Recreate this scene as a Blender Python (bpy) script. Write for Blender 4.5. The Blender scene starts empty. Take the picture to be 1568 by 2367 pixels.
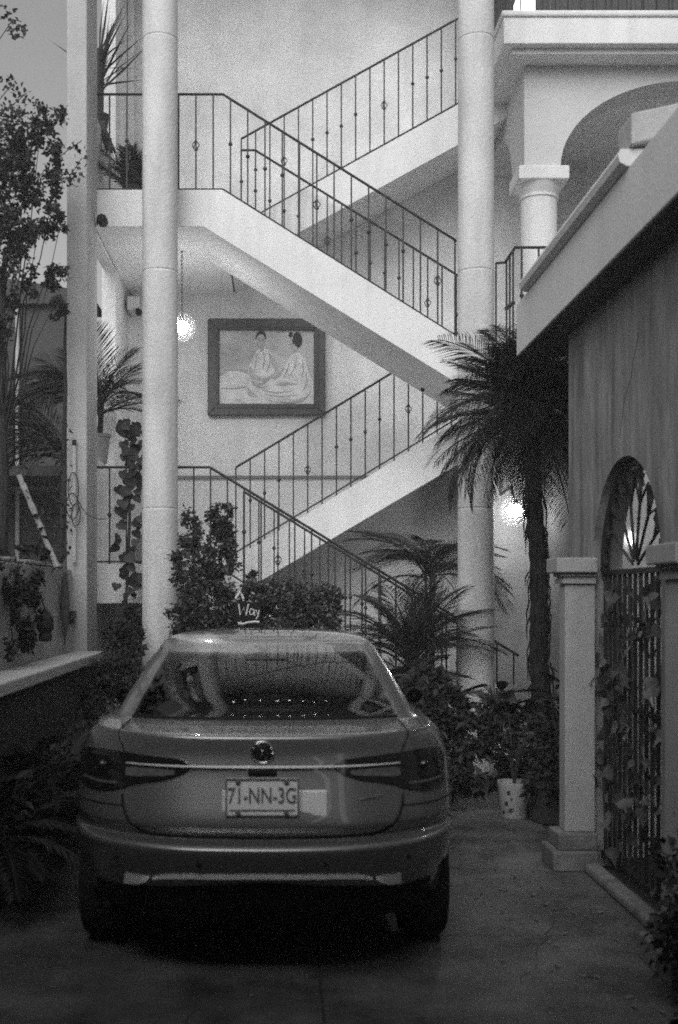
import bpy, math, random
import numpy as np
from mathutils import Vector, Matrix, Euler

random.seed(7)
rnd = random.Random(11)
scene = bpy.context.scene
col = scene.collection
R = math.radians

# ------------------------------------------------------------------ camera
F = 2680.0            # focal length in picture units (picture is 1568 x 2367 units)
EYE = 1.65
cam_d = bpy.data.cameras.new('camera')
cam = bpy.data.objects.new('camera', cam_d)
col.objects.link(cam)
cam.location = (0, 0, EYE)
cam.rotation_euler = (R(90), 0, 0)
cam_d.sensor_fit = 'VERTICAL'
cam_d.sensor_height = 36.0
cam_d.sensor_width = 24.0
cam_d.lens = 36.0 * F / 2367.0
cam_d.shift_x = (784 - 650) / 2367.0
cam_d.shift_y = (1376 - 1183.5) / 2367.0
cam_d.clip_end = 600
cam_d.dof.use_dof = True
cam_d.dof.focus_distance = 10.6
cam_d.dof.aperture_fstop = 2.2
scene.camera = cam

# ------------------------------------------------------------------ light
SUN_EL, SUN_AZ = 38.0, -16.0     # azimuth: degrees left of straight behind the camera
world = bpy.data.worlds.new('World')
scene.world = world
world.use_nodes = True
wn, wl = world.node_tree.nodes, world.node_tree.links
wn.clear()
sky = wn.new('ShaderNodeTexSky'); sky.sky_type = 'NISHITA'; sky.sun_disc = False
sky.sun_elevation = R(SUN_EL); sky.sun_rotation = R(180 - SUN_AZ)
sky.dust_density = 4.0; sky.air_density = 1.5
bw = wn.new('ShaderNodeRGBToBW')       # black and white film
bg = wn.new('ShaderNodeBackground'); bg.inputs['Strength'].default_value = 0.105
wo = wn.new('ShaderNodeOutputWorld')
wl.new(sky.outputs[0], bw.inputs[0]); wl.new(bw.outputs[0], bg.inputs[0]); wl.new(bg.outputs[0], wo.inputs[0])

sun_d = bpy.data.lights.new('sun', 'SUN')
sun_d.energy = 1.1; sun_d.angle = R(50); sun_d.color = (1, 1, 1)
sun = bpy.data.objects.new('sun', sun_d); col.objects.link(sun)
_d = Vector((-math.sin(R(-SUN_AZ)) * math.cos(R(SUN_EL)), -math.cos(R(SUN_AZ)) * math.cos(R(SUN_EL)), math.sin(R(SUN_EL))))
sun.rotation_euler = _d.to_track_quat('Z', 'Y').to_euler()
sun.location = _d * 40

scene.view_settings.view_transform = 'Standard'
scene.view_settings.look = 'None'
scene.view_settings.exposure = 0.42
scene.view_settings.gamma = 1.0
scene.render.engine = 'CYCLES'
scene.cycles.use_denoising = False
scene.cycles.max_bounces = 7
scene.cycles.diffuse_bounces = 3
scene.cycles.glossy_bounces = 4
scene.cycles.transmission_bounces = 4
scene.cycles.sample_clamp_indirect = 1.5
scene.cycles.pixel_filter_type = 'BLACKMAN_HARRIS'
scene.cycles.filter_width = 1.8

# ------------------------------------------------------------------ materials
def mat(name, v, rough=0.8, metal=0.0, spec=0.4, var=0.0, vscale=3.0, bump=0.0, bscale=60.0,
        stain=0.0, stretch=None, coat=0.0, emit=0.0, grain=0.0, gscale=90.0):
    m = bpy.data.materials.new(name); m.use_nodes = True
    nt = m.node_tree; n, l = nt.nodes, nt.links
    p = n['Principled BSDF']
    p.inputs['Base Color'].default_value = (v, v, v, 1)
    p.inputs['Roughness'].default_value = rough
    p.inputs['Metallic'].default_value = metal
    p.inputs['Specular IOR Level'].default_value = spec
    if coat:
        p.inputs['Coat Weight'].default_value = coat
        p.inputs['Coat Roughness'].default_value = 0.03
    if emit:
        p.inputs['Emission Color'].default_value = (1, 1, 1, 1)
        p.inputs['Emission Strength'].default_value = emit
    if var or bump or stain or grain:
        tc = n.new('ShaderNodeTexCoord')
        mp = n.new('ShaderNodeMapping')
        geo = n.new('ShaderNodeNewGeometry')
        l.new(geo.outputs['Position'], mp.inputs['Vector'])
        if stretch: mp.inputs['Scale'].default_value = stretch
    cur = None
    def mul(fac_node_out, lo, hi, a=0.3, b=0.7):
        nonlocal cur
        mr = n.new('ShaderNodeMapRange')
        mr.inputs['From Min'].default_value = a; mr.inputs['From Max'].default_value = b
        mr.inputs['To Min'].default_value = lo; mr.inputs['To Max'].default_value = hi
        l.new(fac_node_out, mr.inputs['Value'])
        if cur is None: cur = mr.outputs[0]
        else:
            mm = n.new('ShaderNodeMath'); mm.operation = 'MULTIPLY'
            l.new(cur, mm.inputs[0]); l.new(mr.outputs[0], mm.inputs[1]); cur = mm.outputs[0]
    if var:
        t = n.new('ShaderNodeTexNoise'); t.inputs['Scale'].default_value = vscale
        t.inputs['Detail'].default_value = 7; t.inputs['Roughness'].default_value = 0.62
        l.new(mp.outputs[0], t.inputs['Vector']); mul(t.outputs['Fac'], 1 - var, 1 + var)
    if grain:
        t = n.new('ShaderNodeTexNoise'); t.inputs['Scale'].default_value = gscale
        t.inputs['Detail'].default_value = 3
        l.new(mp.outputs[0], t.inputs['Vector']); mul(t.outputs['Fac'], 1 - grain, 1 + grain)
    if stain:
        mp2 = n.new('ShaderNodeMapping'); mp2.inputs['Scale'].default_value = (3.0, 3.0, 0.35)
        l.new(geo.outputs['Position'], mp2.inputs['Vector'])
        t = n.new('ShaderNodeTexNoise'); t.inputs['Scale'].default_value = 2.2; t.inputs['Detail'].default_value = 6
        l.new(mp2.outputs[0], t.inputs['Vector']); mul(t.outputs['Fac'], 1 - stain, 1.0, 0.25, 0.55)
    if cur is not None:
        mm = n.new('ShaderNodeMath'); mm.operation = 'MULTIPLY'; mm.inputs[1].default_value = v
        l.new(cur, mm.inputs[0])
        cc = n.new('ShaderNodeCombineColor')
        for i in range(3): l.new(mm.outputs[0], cc.inputs[i])
        l.new(cc.outputs[0], p.inputs['Base Color'])
    if bump:
        t = n.new('ShaderNodeTexNoise'); t.inputs['Scale'].default_value = bscale
        t.inputs['Detail'].default_value = 5
        l.new(mp.outputs[0], t.inputs['Vector'])
        b = n.new('ShaderNodeBump'); b.inputs['Strength'].default_value = bump; b.inputs['Distance'].default_value = 0.02
        l.new(t.outputs['Fac'], b.inputs['Height']); l.new(b.outputs[0], p.inputs['Normal'])
    return m

M = {}
M['white'] = mat('white_plaster', 0.79, 0.9, var=0.06, vscale=2.5, bump=0.2, bscale=40, stain=0.13)
M['wall'] = mat('wall_plaster', 0.76, 0.92, var=0.22, vscale=1.1, bump=0.35, bscale=26, stain=0.10, grain=0.06, gscale=30)
M['dado'] = mat('dado_plaster', 0.66, 0.92, var=0.08, vscale=1.6, bump=0.3, bscale=26)
M['column'] = mat('column_plaster', 0.63, 0.88, var=0.10, vscale=2.2, bump=0.35, bscale=30, stain=0.26, grain=0.05, gscale=40)
M['pillar'] = mat('pillar_plaster', 0.48, 0.9, var=0.08, vscale=2.0, bump=0.25, bscale=30, stain=0.16)
M['arcade'] = mat('arcade_plaster', 0.60, 0.9, var=0.06, vscale=1.5, bump=0.2, bscale=30)
M['terrace'] = mat('terrace_plaster', 0.60, 0.9, var=0.06, vscale=2.0, bump=0.2, bscale=40, stain=0.08)
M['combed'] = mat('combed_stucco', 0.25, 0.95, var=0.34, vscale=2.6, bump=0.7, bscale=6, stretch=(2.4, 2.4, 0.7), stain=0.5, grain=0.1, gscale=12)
M['stone_base'] = mat('gate_stone_dark', 0.17, 0.9, var=0.35, vscale=7, bump=0.3, bscale=50, stain=0.3)  # darker, blotchier stone for bases, plinths and kerb
M['stone'] = mat('gate_stone', 0.34, 0.85, var=0.08, vscale=4, bump=0.15, bscale=60, stain=0.15)
M['leftwall'] = mat('left_wall_plaster', 0.42, 0.92, var=0.14, vscale=2.5, bump=0.35, bscale=30, stain=0.2)
M['ledge'] = mat('ledge_cement', 0.55, 0.9, var=0.12, vscale=4, bump=0.3, bscale=40)
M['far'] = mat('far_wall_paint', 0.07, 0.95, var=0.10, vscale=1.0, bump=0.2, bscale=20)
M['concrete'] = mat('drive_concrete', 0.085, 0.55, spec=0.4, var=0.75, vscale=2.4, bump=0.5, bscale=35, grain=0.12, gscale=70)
M['soil'] = mat('dark_soil', 0.045, 0.95, var=0.3, vscale=8, bump=0.8, bscale=30)
M['iron'] = mat('black_iron', 0.028, 0.5, metal=0.3, var=0.1, vscale=20)
M['rope'] = mat('rope_fibre', 0.09, 0.9, var=0.2, vscale=30)
M['leaf'] = mat('leaf_green', 0.042, 0.42, spec=0.5, var=0.35, vscale=6)
M['leaf_dark'] = mat('leaf_deep_green', 0.036, 0.55, spec=0.2, var=0.3, vscale=5)
M['leaf_mid'] = mat('leaf_mid_green', 0.085, 0.45, spec=0.5, var=0.35, vscale=7)
M['ivy'] = mat('ivy_leaf', 0.07, 0.35, spec=0.6, var=0.5, vscale=9)
M['palm_bark'] = mat('palm_bark', 0.022, 0.95, spec=0.1, var=0.4, vscale=9, bump=0.9, bscale=14, stretch=(3, 3, 0.6))
M['palm'] = mat('palm_green', 0.028, 0.6, spec=0.15, var=0.3, vscale=6)
M['palm_dry'] = mat('palm_dry', 0.11, 0.8, var=0.3, vscale=10)
M['bark'] = mat('trunk_bark', 0.035, 0.95, var=0.35, vscale=9, bump=0.9, bscale=14, stretch=(3, 3, 0.6))
M['pole'] = mat('pale_pole', 0.45, 0.8, var=0.2, vscale=12, bump=0.3)
M['paint'] = mat('car_paint', 0.25, 0.30, metal=0.65, spec=0.4, coat=1.0, grain=0.04, gscale=300)
M['carblack'] = mat('black_plastic', 0.010, 0.7, spec=0.2, var=0.1)
def glass_mat(name, tint):
    m = bpy.data.materials.new(name); m.use_nodes = True
    n, l = m.node_tree.nodes, m.node_tree.links; n.clear()
    tr = n.new('ShaderNodeBsdfTransparent'); tr.inputs[0].default_value = (tint, tint, tint, 1)
    gl = n.new('ShaderNodeBsdfGlossy'); gl.inputs['Roughness'].default_value = 0.03; gl.inputs[0].default_value = (.9, .9, .9, 1)
    fr = n.new('ShaderNodeFresnel'); fr.inputs[0].default_value = 1.5
    mx = n.new('ShaderNodeMixShader'); o = n.new('ShaderNodeOutputMaterial')
    l.new(fr.outputs[0], mx.inputs[0]); l.new(tr.outputs[0], mx.inputs[1]); l.new(gl.outputs[0], mx.inputs[2]); l.new(mx.outputs[0], o.inputs[0])
    return m
M['glass'] = glass_mat('tinted_glass', 0.35)
M['seat'] = mat('seat_cloth', 0.06, 0.9, var=0.1)
M['chrome'] = mat('chrome', 0.75, 0.16, metal=1.0)
M['lamp_red'] = mat('tail_lamp_glass', 0.012, 0.12, spec=0.6, coat=0.8)
M['lamp_clear'] = mat('lamp_reflector', 0.11, 0.3, var=0.4, vscale=60)
M['chrome_shine'] = mat('chrome_shine_trim', 0.80, 0.35, metal=0.3)  # pale base stands in for the bright reflection of chrome trim
M['bulb_gate'] = mat('lit_gate_bulb', 0.9, 0.4, emit=5.0)
M['fill_bulb'] = mat('lit_fill_bulb', 0.9, 0.4, emit=60.0)  # emission of the unseen fill bulb behind the gate
M['plate_back'] = mat('plate_backing_paint', 0.88, 0.4)
M['plate'] = mat('plate_paint', 0.85, 0.5, var=0.06, vscale=30)
M['ink'] = mat('plate_ink', 0.12, 0.6, var=0.1)
M['tyre'] = mat('tyre_rubber', 0.010, 0.85, var=0.2)
M['rim'] = mat('wheel_rim', 0.35, 0.3, metal=0.9)
M['bulb'] = mat('lit_globe', 0.9, 0.4, emit=125.0)
def halo_volume(name, d):  # scatter volume for the halo added around a lit bulb
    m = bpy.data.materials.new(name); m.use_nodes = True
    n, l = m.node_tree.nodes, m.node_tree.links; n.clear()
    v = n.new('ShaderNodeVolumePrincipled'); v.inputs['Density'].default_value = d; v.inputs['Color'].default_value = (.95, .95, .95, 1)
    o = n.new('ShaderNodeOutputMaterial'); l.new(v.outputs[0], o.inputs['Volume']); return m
M['halo_volume'] = halo_volume('halo_scatter', 0.40)
M['lantern'] = mat('lit_lantern', 0.9, 0.4, emit=2.2)
M['bulb_small'] = mat('lit_bulb', 0.9, 0.4, emit=20.0)
M['frame'] = mat('frame_wood', 0.08, 0.5, var=0.25, vscale=14, stretch=(1, 1, 1))
M['frame2'] = mat('frame_wood_dark', 0.07, 0.5, var=0.25, vscale=14)
M['canvas'] = mat('canvas_paint', 0.54, 0.8, var=0.22, vscale=4, grain=0.08)
M['paint_a'] = mat('picture_paint_pale', 0.76, 0.8, var=0.22, vscale=8)
M['paint_b'] = mat('picture_paint_grey', 0.44, 0.8, var=0.12, vscale=7)
M['paint_c'] = mat('picture_paint_skin', 0.50, 0.8, var=0.1, vscale=9)
M['paint_d'] = mat('picture_paint_hair', 0.05, 0.8)
M['potwhite'] = mat('white_glaze', 0.36, 0.35, var=0.06, vscale=8)
M['potdark'] = mat('dark_clay', 0.04, 0.7, var=0.2, vscale=8)
M['potgrey'] = mat('grey_clay', 0.28, 0.85, var=0.15, vscale=8)
M['board'] = mat('dark_board', 0.014, 0.95, spec=0.1, var=0.2)
M['chalk'] = mat('chalk_paint', 0.60, 0.8)
M['dry'] = mat('dry_leaf', 0.16, 0.8, var=0.3, vscale=20)
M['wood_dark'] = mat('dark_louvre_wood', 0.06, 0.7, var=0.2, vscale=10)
M['plastic'] = mat('white_plastic', 0.6, 0.4)
M['bird'] = mat('grey_matt', 0.20, 0.9, var=0.2)  # one even grey shared by moulding, roof, recess foot and canopy

# ------------------------------------------------------------------ mesh helpers
WORG = {}
def at(px, py, Y):
    return Vector(((px - 650) / F * Y, Y, EYE - (py - 1376) / F * Y))

class MB:
    def __init__(s): s.v = []; s.f = []
    def add(s, vs, fs):
        b = len(s.v); s.v.extend([tuple(v) for v in vs]); s.f.extend([tuple(i + b for i in f) for f in fs]); return s
    def box(s, x0, x1, y0, y1, z0, z1):
        return s.add([(x0,y0,z0),(x1,y0,z0),(x1,y1,z0),(x0,y1,z0),(x0,y0,z1),(x1,y0,z1),(x1,y1,z1),(x0,y1,z1)],
                     [(0,3,2,1),(4,5,6,7),(0,1,5,4),(1,2,6,5),(2,3,7,6),(3,0,4,7)])
    def prism(s, poly, a, b, axis='y'):
        """poly in the two other coordinates, extruded from a to b along axis"""
        n = len(poly)
        def P(u, w, t):
            return (u, t, w) if axis == 'y' else ((t, u, w) if axis == 'x' else (u, w, t))
        vs = [P(u, w, a) for u, w in poly] + [P(u, w, b) for u, w in poly]
        fs = [tuple(range(n)), tuple(range(2*n-1, n-1, -1))]
        fs += [(i, i+n, (i+1) % n + n, (i+1) % n) for i in range(n)]
        return s.add(vs, fs)
    def tube(s, pts, r, n=6, cap=True):
        pts = [Vector(p) for p in pts]; k = len(pts)
        rs = r if isinstance(r, (list, tuple)) else [r] * k
        rings = []; up = None
        for i, p in enumerate(pts):
            t = (pts[min(i+1, k-1)] - pts[max(i-1, 0)])
            if t.length < 1e-9: t = Vector((0,0,1))
            t.normalize()
            if up is None:
                up = Vector((0,0,1)) if abs(t.z) < 0.9 else Vector((0,1,0))
            a = t.cross(up); 
            if a.length < 1e-6: a = t.cross(Vector((1,0,0)))
            a.normalize(); b = a.cross(t); up = b
            rings.append([p + (a*math.cos(2*math.pi*j/n) + b*math.sin(2*math.pi*j/n))*rs[i] for j in range(n)])
        vs = [v for g in rings for v in g]
        fs = [(i*n+j, i*n+(j+1)%n, (i+1)*n+(j+1)%n, (i+1)*n+j) for i in range(k-1) for j in range(n)]
        if cap: fs += [tuple(range(n-1,-1,-1)), tuple((k-1)*n+j for j in range(n))]
        return s.add(vs, fs)
    def lathe(s, prof, c, n=24, axis='z', closed=False):
        vs = []
        for r, h in prof:
            for j in range(n):
                a = 2*math.pi*j/n
                u, w = r*math.cos(a), r*math.sin(a)
                vs.append((c[0]+u, c[1]+w, c[2]+h) if axis=='z' else ((c[0]+u, c[1]-h, c[2]+w) if axis=='y' else (c[0]+h, c[1]+u, c[2]+w)))
        k = len(prof)
        fs = [(i*n+j, i*n+(j+1)%n, (i+1)*n+(j+1)%n, (i+1)*n+j) for i in range(k-1) for j in range(n)]
        if prof[0][0] > 1e-4: fs.append(tuple(range(n-1,-1,-1)))
        if prof[-1][0] > 1e-4: fs.append(tuple((k-1)*n+j for j in range(n)))
        return s.add(vs, fs)
    def sphere(s, c, r, n=12, m=8, sz=1.0):
        prof = [(max(r*math.sin(math.pi*i/m), 1e-5), -r*sz*math.cos(math.pi*i/m)) for i in range(m+1)]
        return s.lathe(prof, c, n)
    def leaf(s, p, d, nrm, L, W):
        d = Vector(d).normalized(); nrm = Vector(nrm)
        a = d.cross(nrm)
        if a.length < 1e-5: a = d.cross(Vector((0.3,0.9,0.1)))
        a.normalize(); up = a.cross(d)
        p = Vector(p)
        m = p + d*L*0.45
        return s.add([p, m + a*W*0.5 + up*W*0.12, p + d*L - up*L*0.08, m - a*W*0.5 + up*W*0.12], [(0,1,2),(0,2,3)])
    def build(s, name, m, parent=None, smooth=False, bevel=0.0, org=None):
        me = bpy.data.meshes.new(name)
        if parent is not None: o0 = Vector(WORG[parent.name])
        elif org is not None: o0 = Vector(org)
        else:
            a = np.array(s.v); mn, mx = a.min(0), a.max(0)
            o0 = Vector(((mn[0]+mx[0])/2, (mn[1]+mx[1])/2, mn[2]))
        me.from_pydata([(v[0]-o0.x, v[1]-o0.y, v[2]-o0.z) for v in s.v], [], s.f)
        me.update()
        me.materials.append(M[m] if isinstance(m, str) else m)
        if smooth:
            me.polygons.foreach_set('use_smooth', [True]*len(me.polygons))
        o = bpy.data.objects.new(name, me); col.objects.link(o)
        if parent is not None: o.parent = parent
        else: o.location = o0
        WORG[o.name] = o0
        if bevel:
            b = o.modifiers.new('bevel', 'BEVEL'); b.width = bevel; b.segments = 2; b.limit_method = 'ANGLE'
            b.angle_limit = R(40)
        if smooth == 'auto': pass
        return o

def tag(o, label, cat=None, group=None, kind=None):
    if label: o['label'] = label
    if cat: o['category'] = cat
    if group: o['group'] = group
    if kind: o['kind'] = kind
    return o
def thing(name, loc, label, cat, group=None):
    o = bpy.data.objects.new(name, None); col.objects.link(o)
    o.location = loc; o.empty_display_size = 0.1
    WORG[o.name] = Vector(loc)
    return tag(o, label, cat, group)
def place(name, me, parent, loc, rot=None, scale=1.0):
    o = bpy.data.objects.new(name, me); col.objects.link(o)
    o.parent = parent
    off = Vector(loc) - WORG[parent.name]
    sc = Matrix.Diagonal((scale, scale, scale, 1)) if not isinstance(scale, (tuple, list)) else Matrix.Diagonal((*scale, 1))
    o.matrix_basis = Matrix.Translation(off) @ (rot if rot is not None else Matrix.Identity(4)) @ sc
    WORG[o.name] = Vector(loc)
    return o
def mesh_only(mb, name, m, smooth=False):
    me = bpy.data.meshes.new(name); me.from_pydata(mb.v, [], mb.f); me.update()
    me.materials.append(M[m])
    if smooth: me.polygons.foreach_set('use_smooth', [True]*len(me.polygons))
    return me
def smooth_by_angle(o, deg=35):
    me = o.data
    try:
        me.polygons.foreach_set('use_smooth', [True]*len(me.polygons))
        me.set_sharp_from_angle(angle=R(deg))
    except Exception: pass

# ================================================================== SETTING
g = MB().add([(-24,-24,-0.02),(24,-24,-0.02),(24,24,-0.02),(-24,24,-0.02)], [(0,1,2,3)]).build('ground', 'soil')
tag(g, None, kind='structure')
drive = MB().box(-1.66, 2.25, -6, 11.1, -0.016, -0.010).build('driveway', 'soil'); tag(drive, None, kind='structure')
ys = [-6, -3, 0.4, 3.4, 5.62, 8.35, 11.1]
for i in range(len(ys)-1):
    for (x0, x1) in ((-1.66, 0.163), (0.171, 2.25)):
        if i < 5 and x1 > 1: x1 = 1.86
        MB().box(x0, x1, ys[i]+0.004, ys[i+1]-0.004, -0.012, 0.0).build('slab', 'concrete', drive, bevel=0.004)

rk = random.Random(4)
def crack(parent, pts, w):
    v = []; f = []
    for i, p in enumerate(pts):
        p = Vector(p); q = w*(1-abs(2*i/(len(pts)-1)-1)*.7)*rk.uniform(.6,1.3)
        v += [p+Vector((-q,0,0)), p+Vector((q,0,0))]
        if i: f.append((2*i-2, 2*i-1, 2*i+1, 2*i))
    return MB().add(v, f).build('crack', 'soil', parent)
for (x0, y0, x1, y1) in ((-.45,3.4,-.30,5.1), (1.02,4.9,1.55,6.4), (.75,6.9,1.35,8.2), (-1.3,3.0,-1.05,4.4)):
    crack(drive, [(x0+(x1-x0)*i/14+rk.uniform(-.03,.03), y0+(y1-y0)*i/14, .0015) for i in range(15)], .004)
# ---------------------------------------------------------------- stair building
YW = 13.7
bld = thing('stair_building', (0.4, 13.7, 0), 'pale plastered house wall rising behind the crossing stair flights', 'building')
MB().box(-1.95, 2.9, YW, YW+0.25, 0, 9.8).build('back_wall', 'wall', bld)
MB().box(-1.79, 2.3, YW-0.012, YW, 0, 3.03).build('dado', 'dado', bld)
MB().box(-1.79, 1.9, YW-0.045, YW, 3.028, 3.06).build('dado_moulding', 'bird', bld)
MB().box(-1.95, -1.80, 12.62, YW, 0, 9.8).build('side_wall', 'wall', bld)
MB().box(-1.94, -1.81, 11.26, 12.62, 0, 3.0).build('parapet', 'wall', bld, bevel=0.01)
MB().box(-1.94, -1.81, 11.26, 12.62, 5.2, 6.35).build('parapet', 'wall', bld, bevel=0.01)
MB().box(-2.3, 2.7, 11.8, YW+0.25, 9.8, 10.05).build('roof', 'bird', bld, bevel=0.01)
MB().box(-1.79, -1.72, 13.55, 13.62, 5.57, 9.8).build('downpipe', 'wall', bld)

# left fin pillar
fin = MB().box(-1.96, -1.775, 10.6, 11.2, 0, 9.8).build('wall_pillar', 'pillar', bevel=0.012)
tag(fin, 'narrow square pillar at the outer left corner of the stairs', 'pillar')

# staircase -----------------------------------------------------------------
stair = thing('concrete_staircase', (0.3, 12.4, 0), 'white concrete staircase zigzagging up four flights with open undersides', 'staircase')
YF0, YF1, YB0, YB1 = 11.2, 12.4, 12.67, YW-0.012
def landing(z0, z1, x1):
    MB().box(-1.80, x1, YF0, YB1, z0, z1).build('landing', 'white', stair, bevel=0.008)
def flight(xa, za, xb, zb, sx0, sz0, sx1, sz1, y0, y1, steps):
    """nosing line (xa,za)-(xb,zb), soffit line (sx0,sz0)-(sx1,sz1)"""
    sg = 1 if zb > za else -1
    m = MB().prism([(sx0, sz0), (sx1, sz1), (xb, zb - 0.19), (xa, za - 0.19)], y0 + 0.07, y1, 'y')
    fl = m.build('flight', 'white', stair)
    MB().prism([(sx0, sz0 - 0.002), (sx1, sz1 - 0.002), (xb, zb), (xa, za)], y0 - 0.004, y0 + 0.072, 'y').build('stringer', 'white', fl)
    n = steps
    for i in range(n):
        t0, t1 = i / n, (i + 1) / n
        x0, x1 = xa + (xb-xa)*t0, xa + (xb-xa)*t1
        top = za + (zb-za)*(t1 if sg < 0 else t0) + (0.0 if sg < 0 else 0.0)
        MB().box(x0 + 0.002, x1 - 0.002, y0 + 0.0725, y1 - 0.001, top - 0.19, top - 0.01).build('step', 'white', fl)
landing(5.21, 5.57, -0.56)
landing(1.57, 1.95, -0.69)
flight(-0.558, 5.56, 2.3, 3.77, -0.745, 5.212, 2.3, 3.33, YF0, YF1, 10)
flight(-0.62, 5.60, 2.62, 7.39, -0.53, 5.215, 2.62, 6.955, YB0, YB1, 10)
flight(-0.688, 1.94, 2.5, 0.0, -0.85, 1.572, 1.75, 0.0, YF0, YF1, 11)
flight(-0.66, 1.965, 2.3, 3.77, -0.62, 1.575, 2.3, 3.30, YB0, YB1, 10)
MB().box(2.302, 5.2, 10.9, YB1, 3.36, 3.765).build('landing', 'white', stair)

# columns ---------------------------------------------------------------------
def round_column(x, y, r, label):
    joints = [2.46, 4.68, 6.86]
    prof = [(r*1.0, 0)]
    for k, j in enumerate(joints):
        rr = r * (1.012 - 0.006*k)
        prof[-1] = (rr, prof[-1][1])
        prof += [(rr, j-0.012), (rr-0.006, j-0.004), (rr-0.006, j+0.004), (rr*0.994, j+0.012)]
    prof += [(r*0.99, 9.8)]
    o = MB().lathe(prof, (x, y, 0), 56).build('round_column', 'column'); smooth_by_angle(o, 30)
    tag(o, label, 'column', 'round columns in front of the stairs')
round_column(-1.137, 10.9, 0.166, 'tall round white column in front of the left end of the landings')
round_column(1.833, 10.9, 0.168, 'tall round white column at the right end of the stair flights behind the palm')

# railings ----------------------------------------------------------------------
_bar = {}
def bar_mesh(L):
    k = round(L, 3)
    if k not in _bar:
        _bar[k] = mesh_only(MB().box(-0.0075, 0.0075, -0.0075, 0.0075, 0, L), 'baluster', 'iron')
    return _bar[k]
_collar = mesh_only(MB().sphere((0,0,0), 0.021, 8, 6, 1.0), 'collar', 'iron', True)
_bm = MB()
for q in range(4):
    _bm.tube([(0.034*math.sin(math.pi*t/8)*math.cos(q*math.pi/2 + t*0.35), 0.034*math.sin(math.pi*t/8)*math.sin(q*math.pi/2 + t*0.35), -0.055 + 0.11*t/8) for t in range(9)], 0.0045, 5)
_basket = mesh_only(_bm, 'basket', 'iron', True)
def railing(name, label, base, h, step, first=None, ph=0, foot=0.06, ends=True, group='iron stair railings', bottom=True, rail_r=0.013):
    base = [Vector(p) for p in base]
    t = thing(name, base[0], label, 'railing', group)
    top = [p + Vector((0,0,h)) for p in base]
    m = MB()
    for i in range(len(base)-1):
        m.tube([top[i], top[i+1]], rail_r, 8)
    m.build('handrail', 'iron', t)
    if bottom:
        m = MB()
        for i in range(len(base)-1):
            m.tube([base[i] + Vector((0,0,0.02)), base[i+1] + Vector((0,0,0.02))], 0.010, 6)
        m.build('bottom_rail', 'iron', t)
    # bars by distance in plan
    segs = []; tot = 0
    for i in range(len(base)-1):
        d = math.hypot(base[i+1].x-base[i].x, base[i+1].y-base[i].y); segs.append((tot, d, base[i], base[i+1])); tot += d
    s = first if first is not None else 0.0
    k = ph
    while s <= tot + 1e-6:
        for (a, d, p, q) in segs:
            if a - 1e-6 <= s <= a + d + 1e-6:
                pt = p.lerp(q, (s-a)/d if d else 0); break
        jz = 0.0
        b = place('baluster', bar_mesh(h + foot), t, pt - Vector((0,0,foot)))
        w = k % 7
        if w == 0: place('basket', _basket, b, pt + Vector((0,0,h*0.47)))
        elif w in (2, 3, 4, 5): place('collar', _collar, b, pt + Vector((0,0,h*(0.52 + 0.015*((w*3) % 4 - 1)))))
        s += step; k += 1
    return t
railing('stair_railing', 'iron railing along the outer edge of the upper landing and its descending flight',
        [(-1.80, 11.225, 5.56), (-0.563, 11.225, 5.56), (1.70, 11.225, 4.14)], 0.94, 0.1672, 0.14, ph=2)
railing('stair_railing', 'iron railing on the inner side of the upper descending flight, seen through the outer one',
        [(-0.431, 12.52, 5.52), (-0.28, 12.52, 5.52), (2.1, 12.52, 4.05)], 0.936, 0.155, 0.0, ph=1)
railing('stair_railing', 'iron railing climbing to the right along the topmost flight',
        [(-0.435, 12.70, 5.70), (2.6, 12.70, 7.385)], 0.95, 0.1565, 0.0, ph=4)
railing('stair_railing', 'iron railing along the low landing and the flight down to the ground behind the bushes',
        [(-1.80, 11.225, 1.955), (-0.69, 11.225, 1.955), (2.3, 11.225, 0.13)], 0.935, 0.163, 0.14, ph=4)
railing('stair_railing', 'iron railing on the inner side of the ground flight, low behind the hedge',
        [(-0.40, 12.40, 1.86), (2.3, 12.40, 0.20)], 0.90, 0.163, 0.0, ph=3)
railing('stair_railing', 'iron railing climbing to the right just below the framed picture',
        [(-0.495, 12.70, 2.10), (2.28, 12.70, 3.78)], 0.95, 0.1575, 0.0, ph=2)

# ---------------------------------------------------------------- arcade building (right, behind)
arc = thing('arcade_house', (3.6, 12.5, 0), 'pale two storey house with arches and a balcony slab at the upper right', 'building')
XC = 2.465
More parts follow.
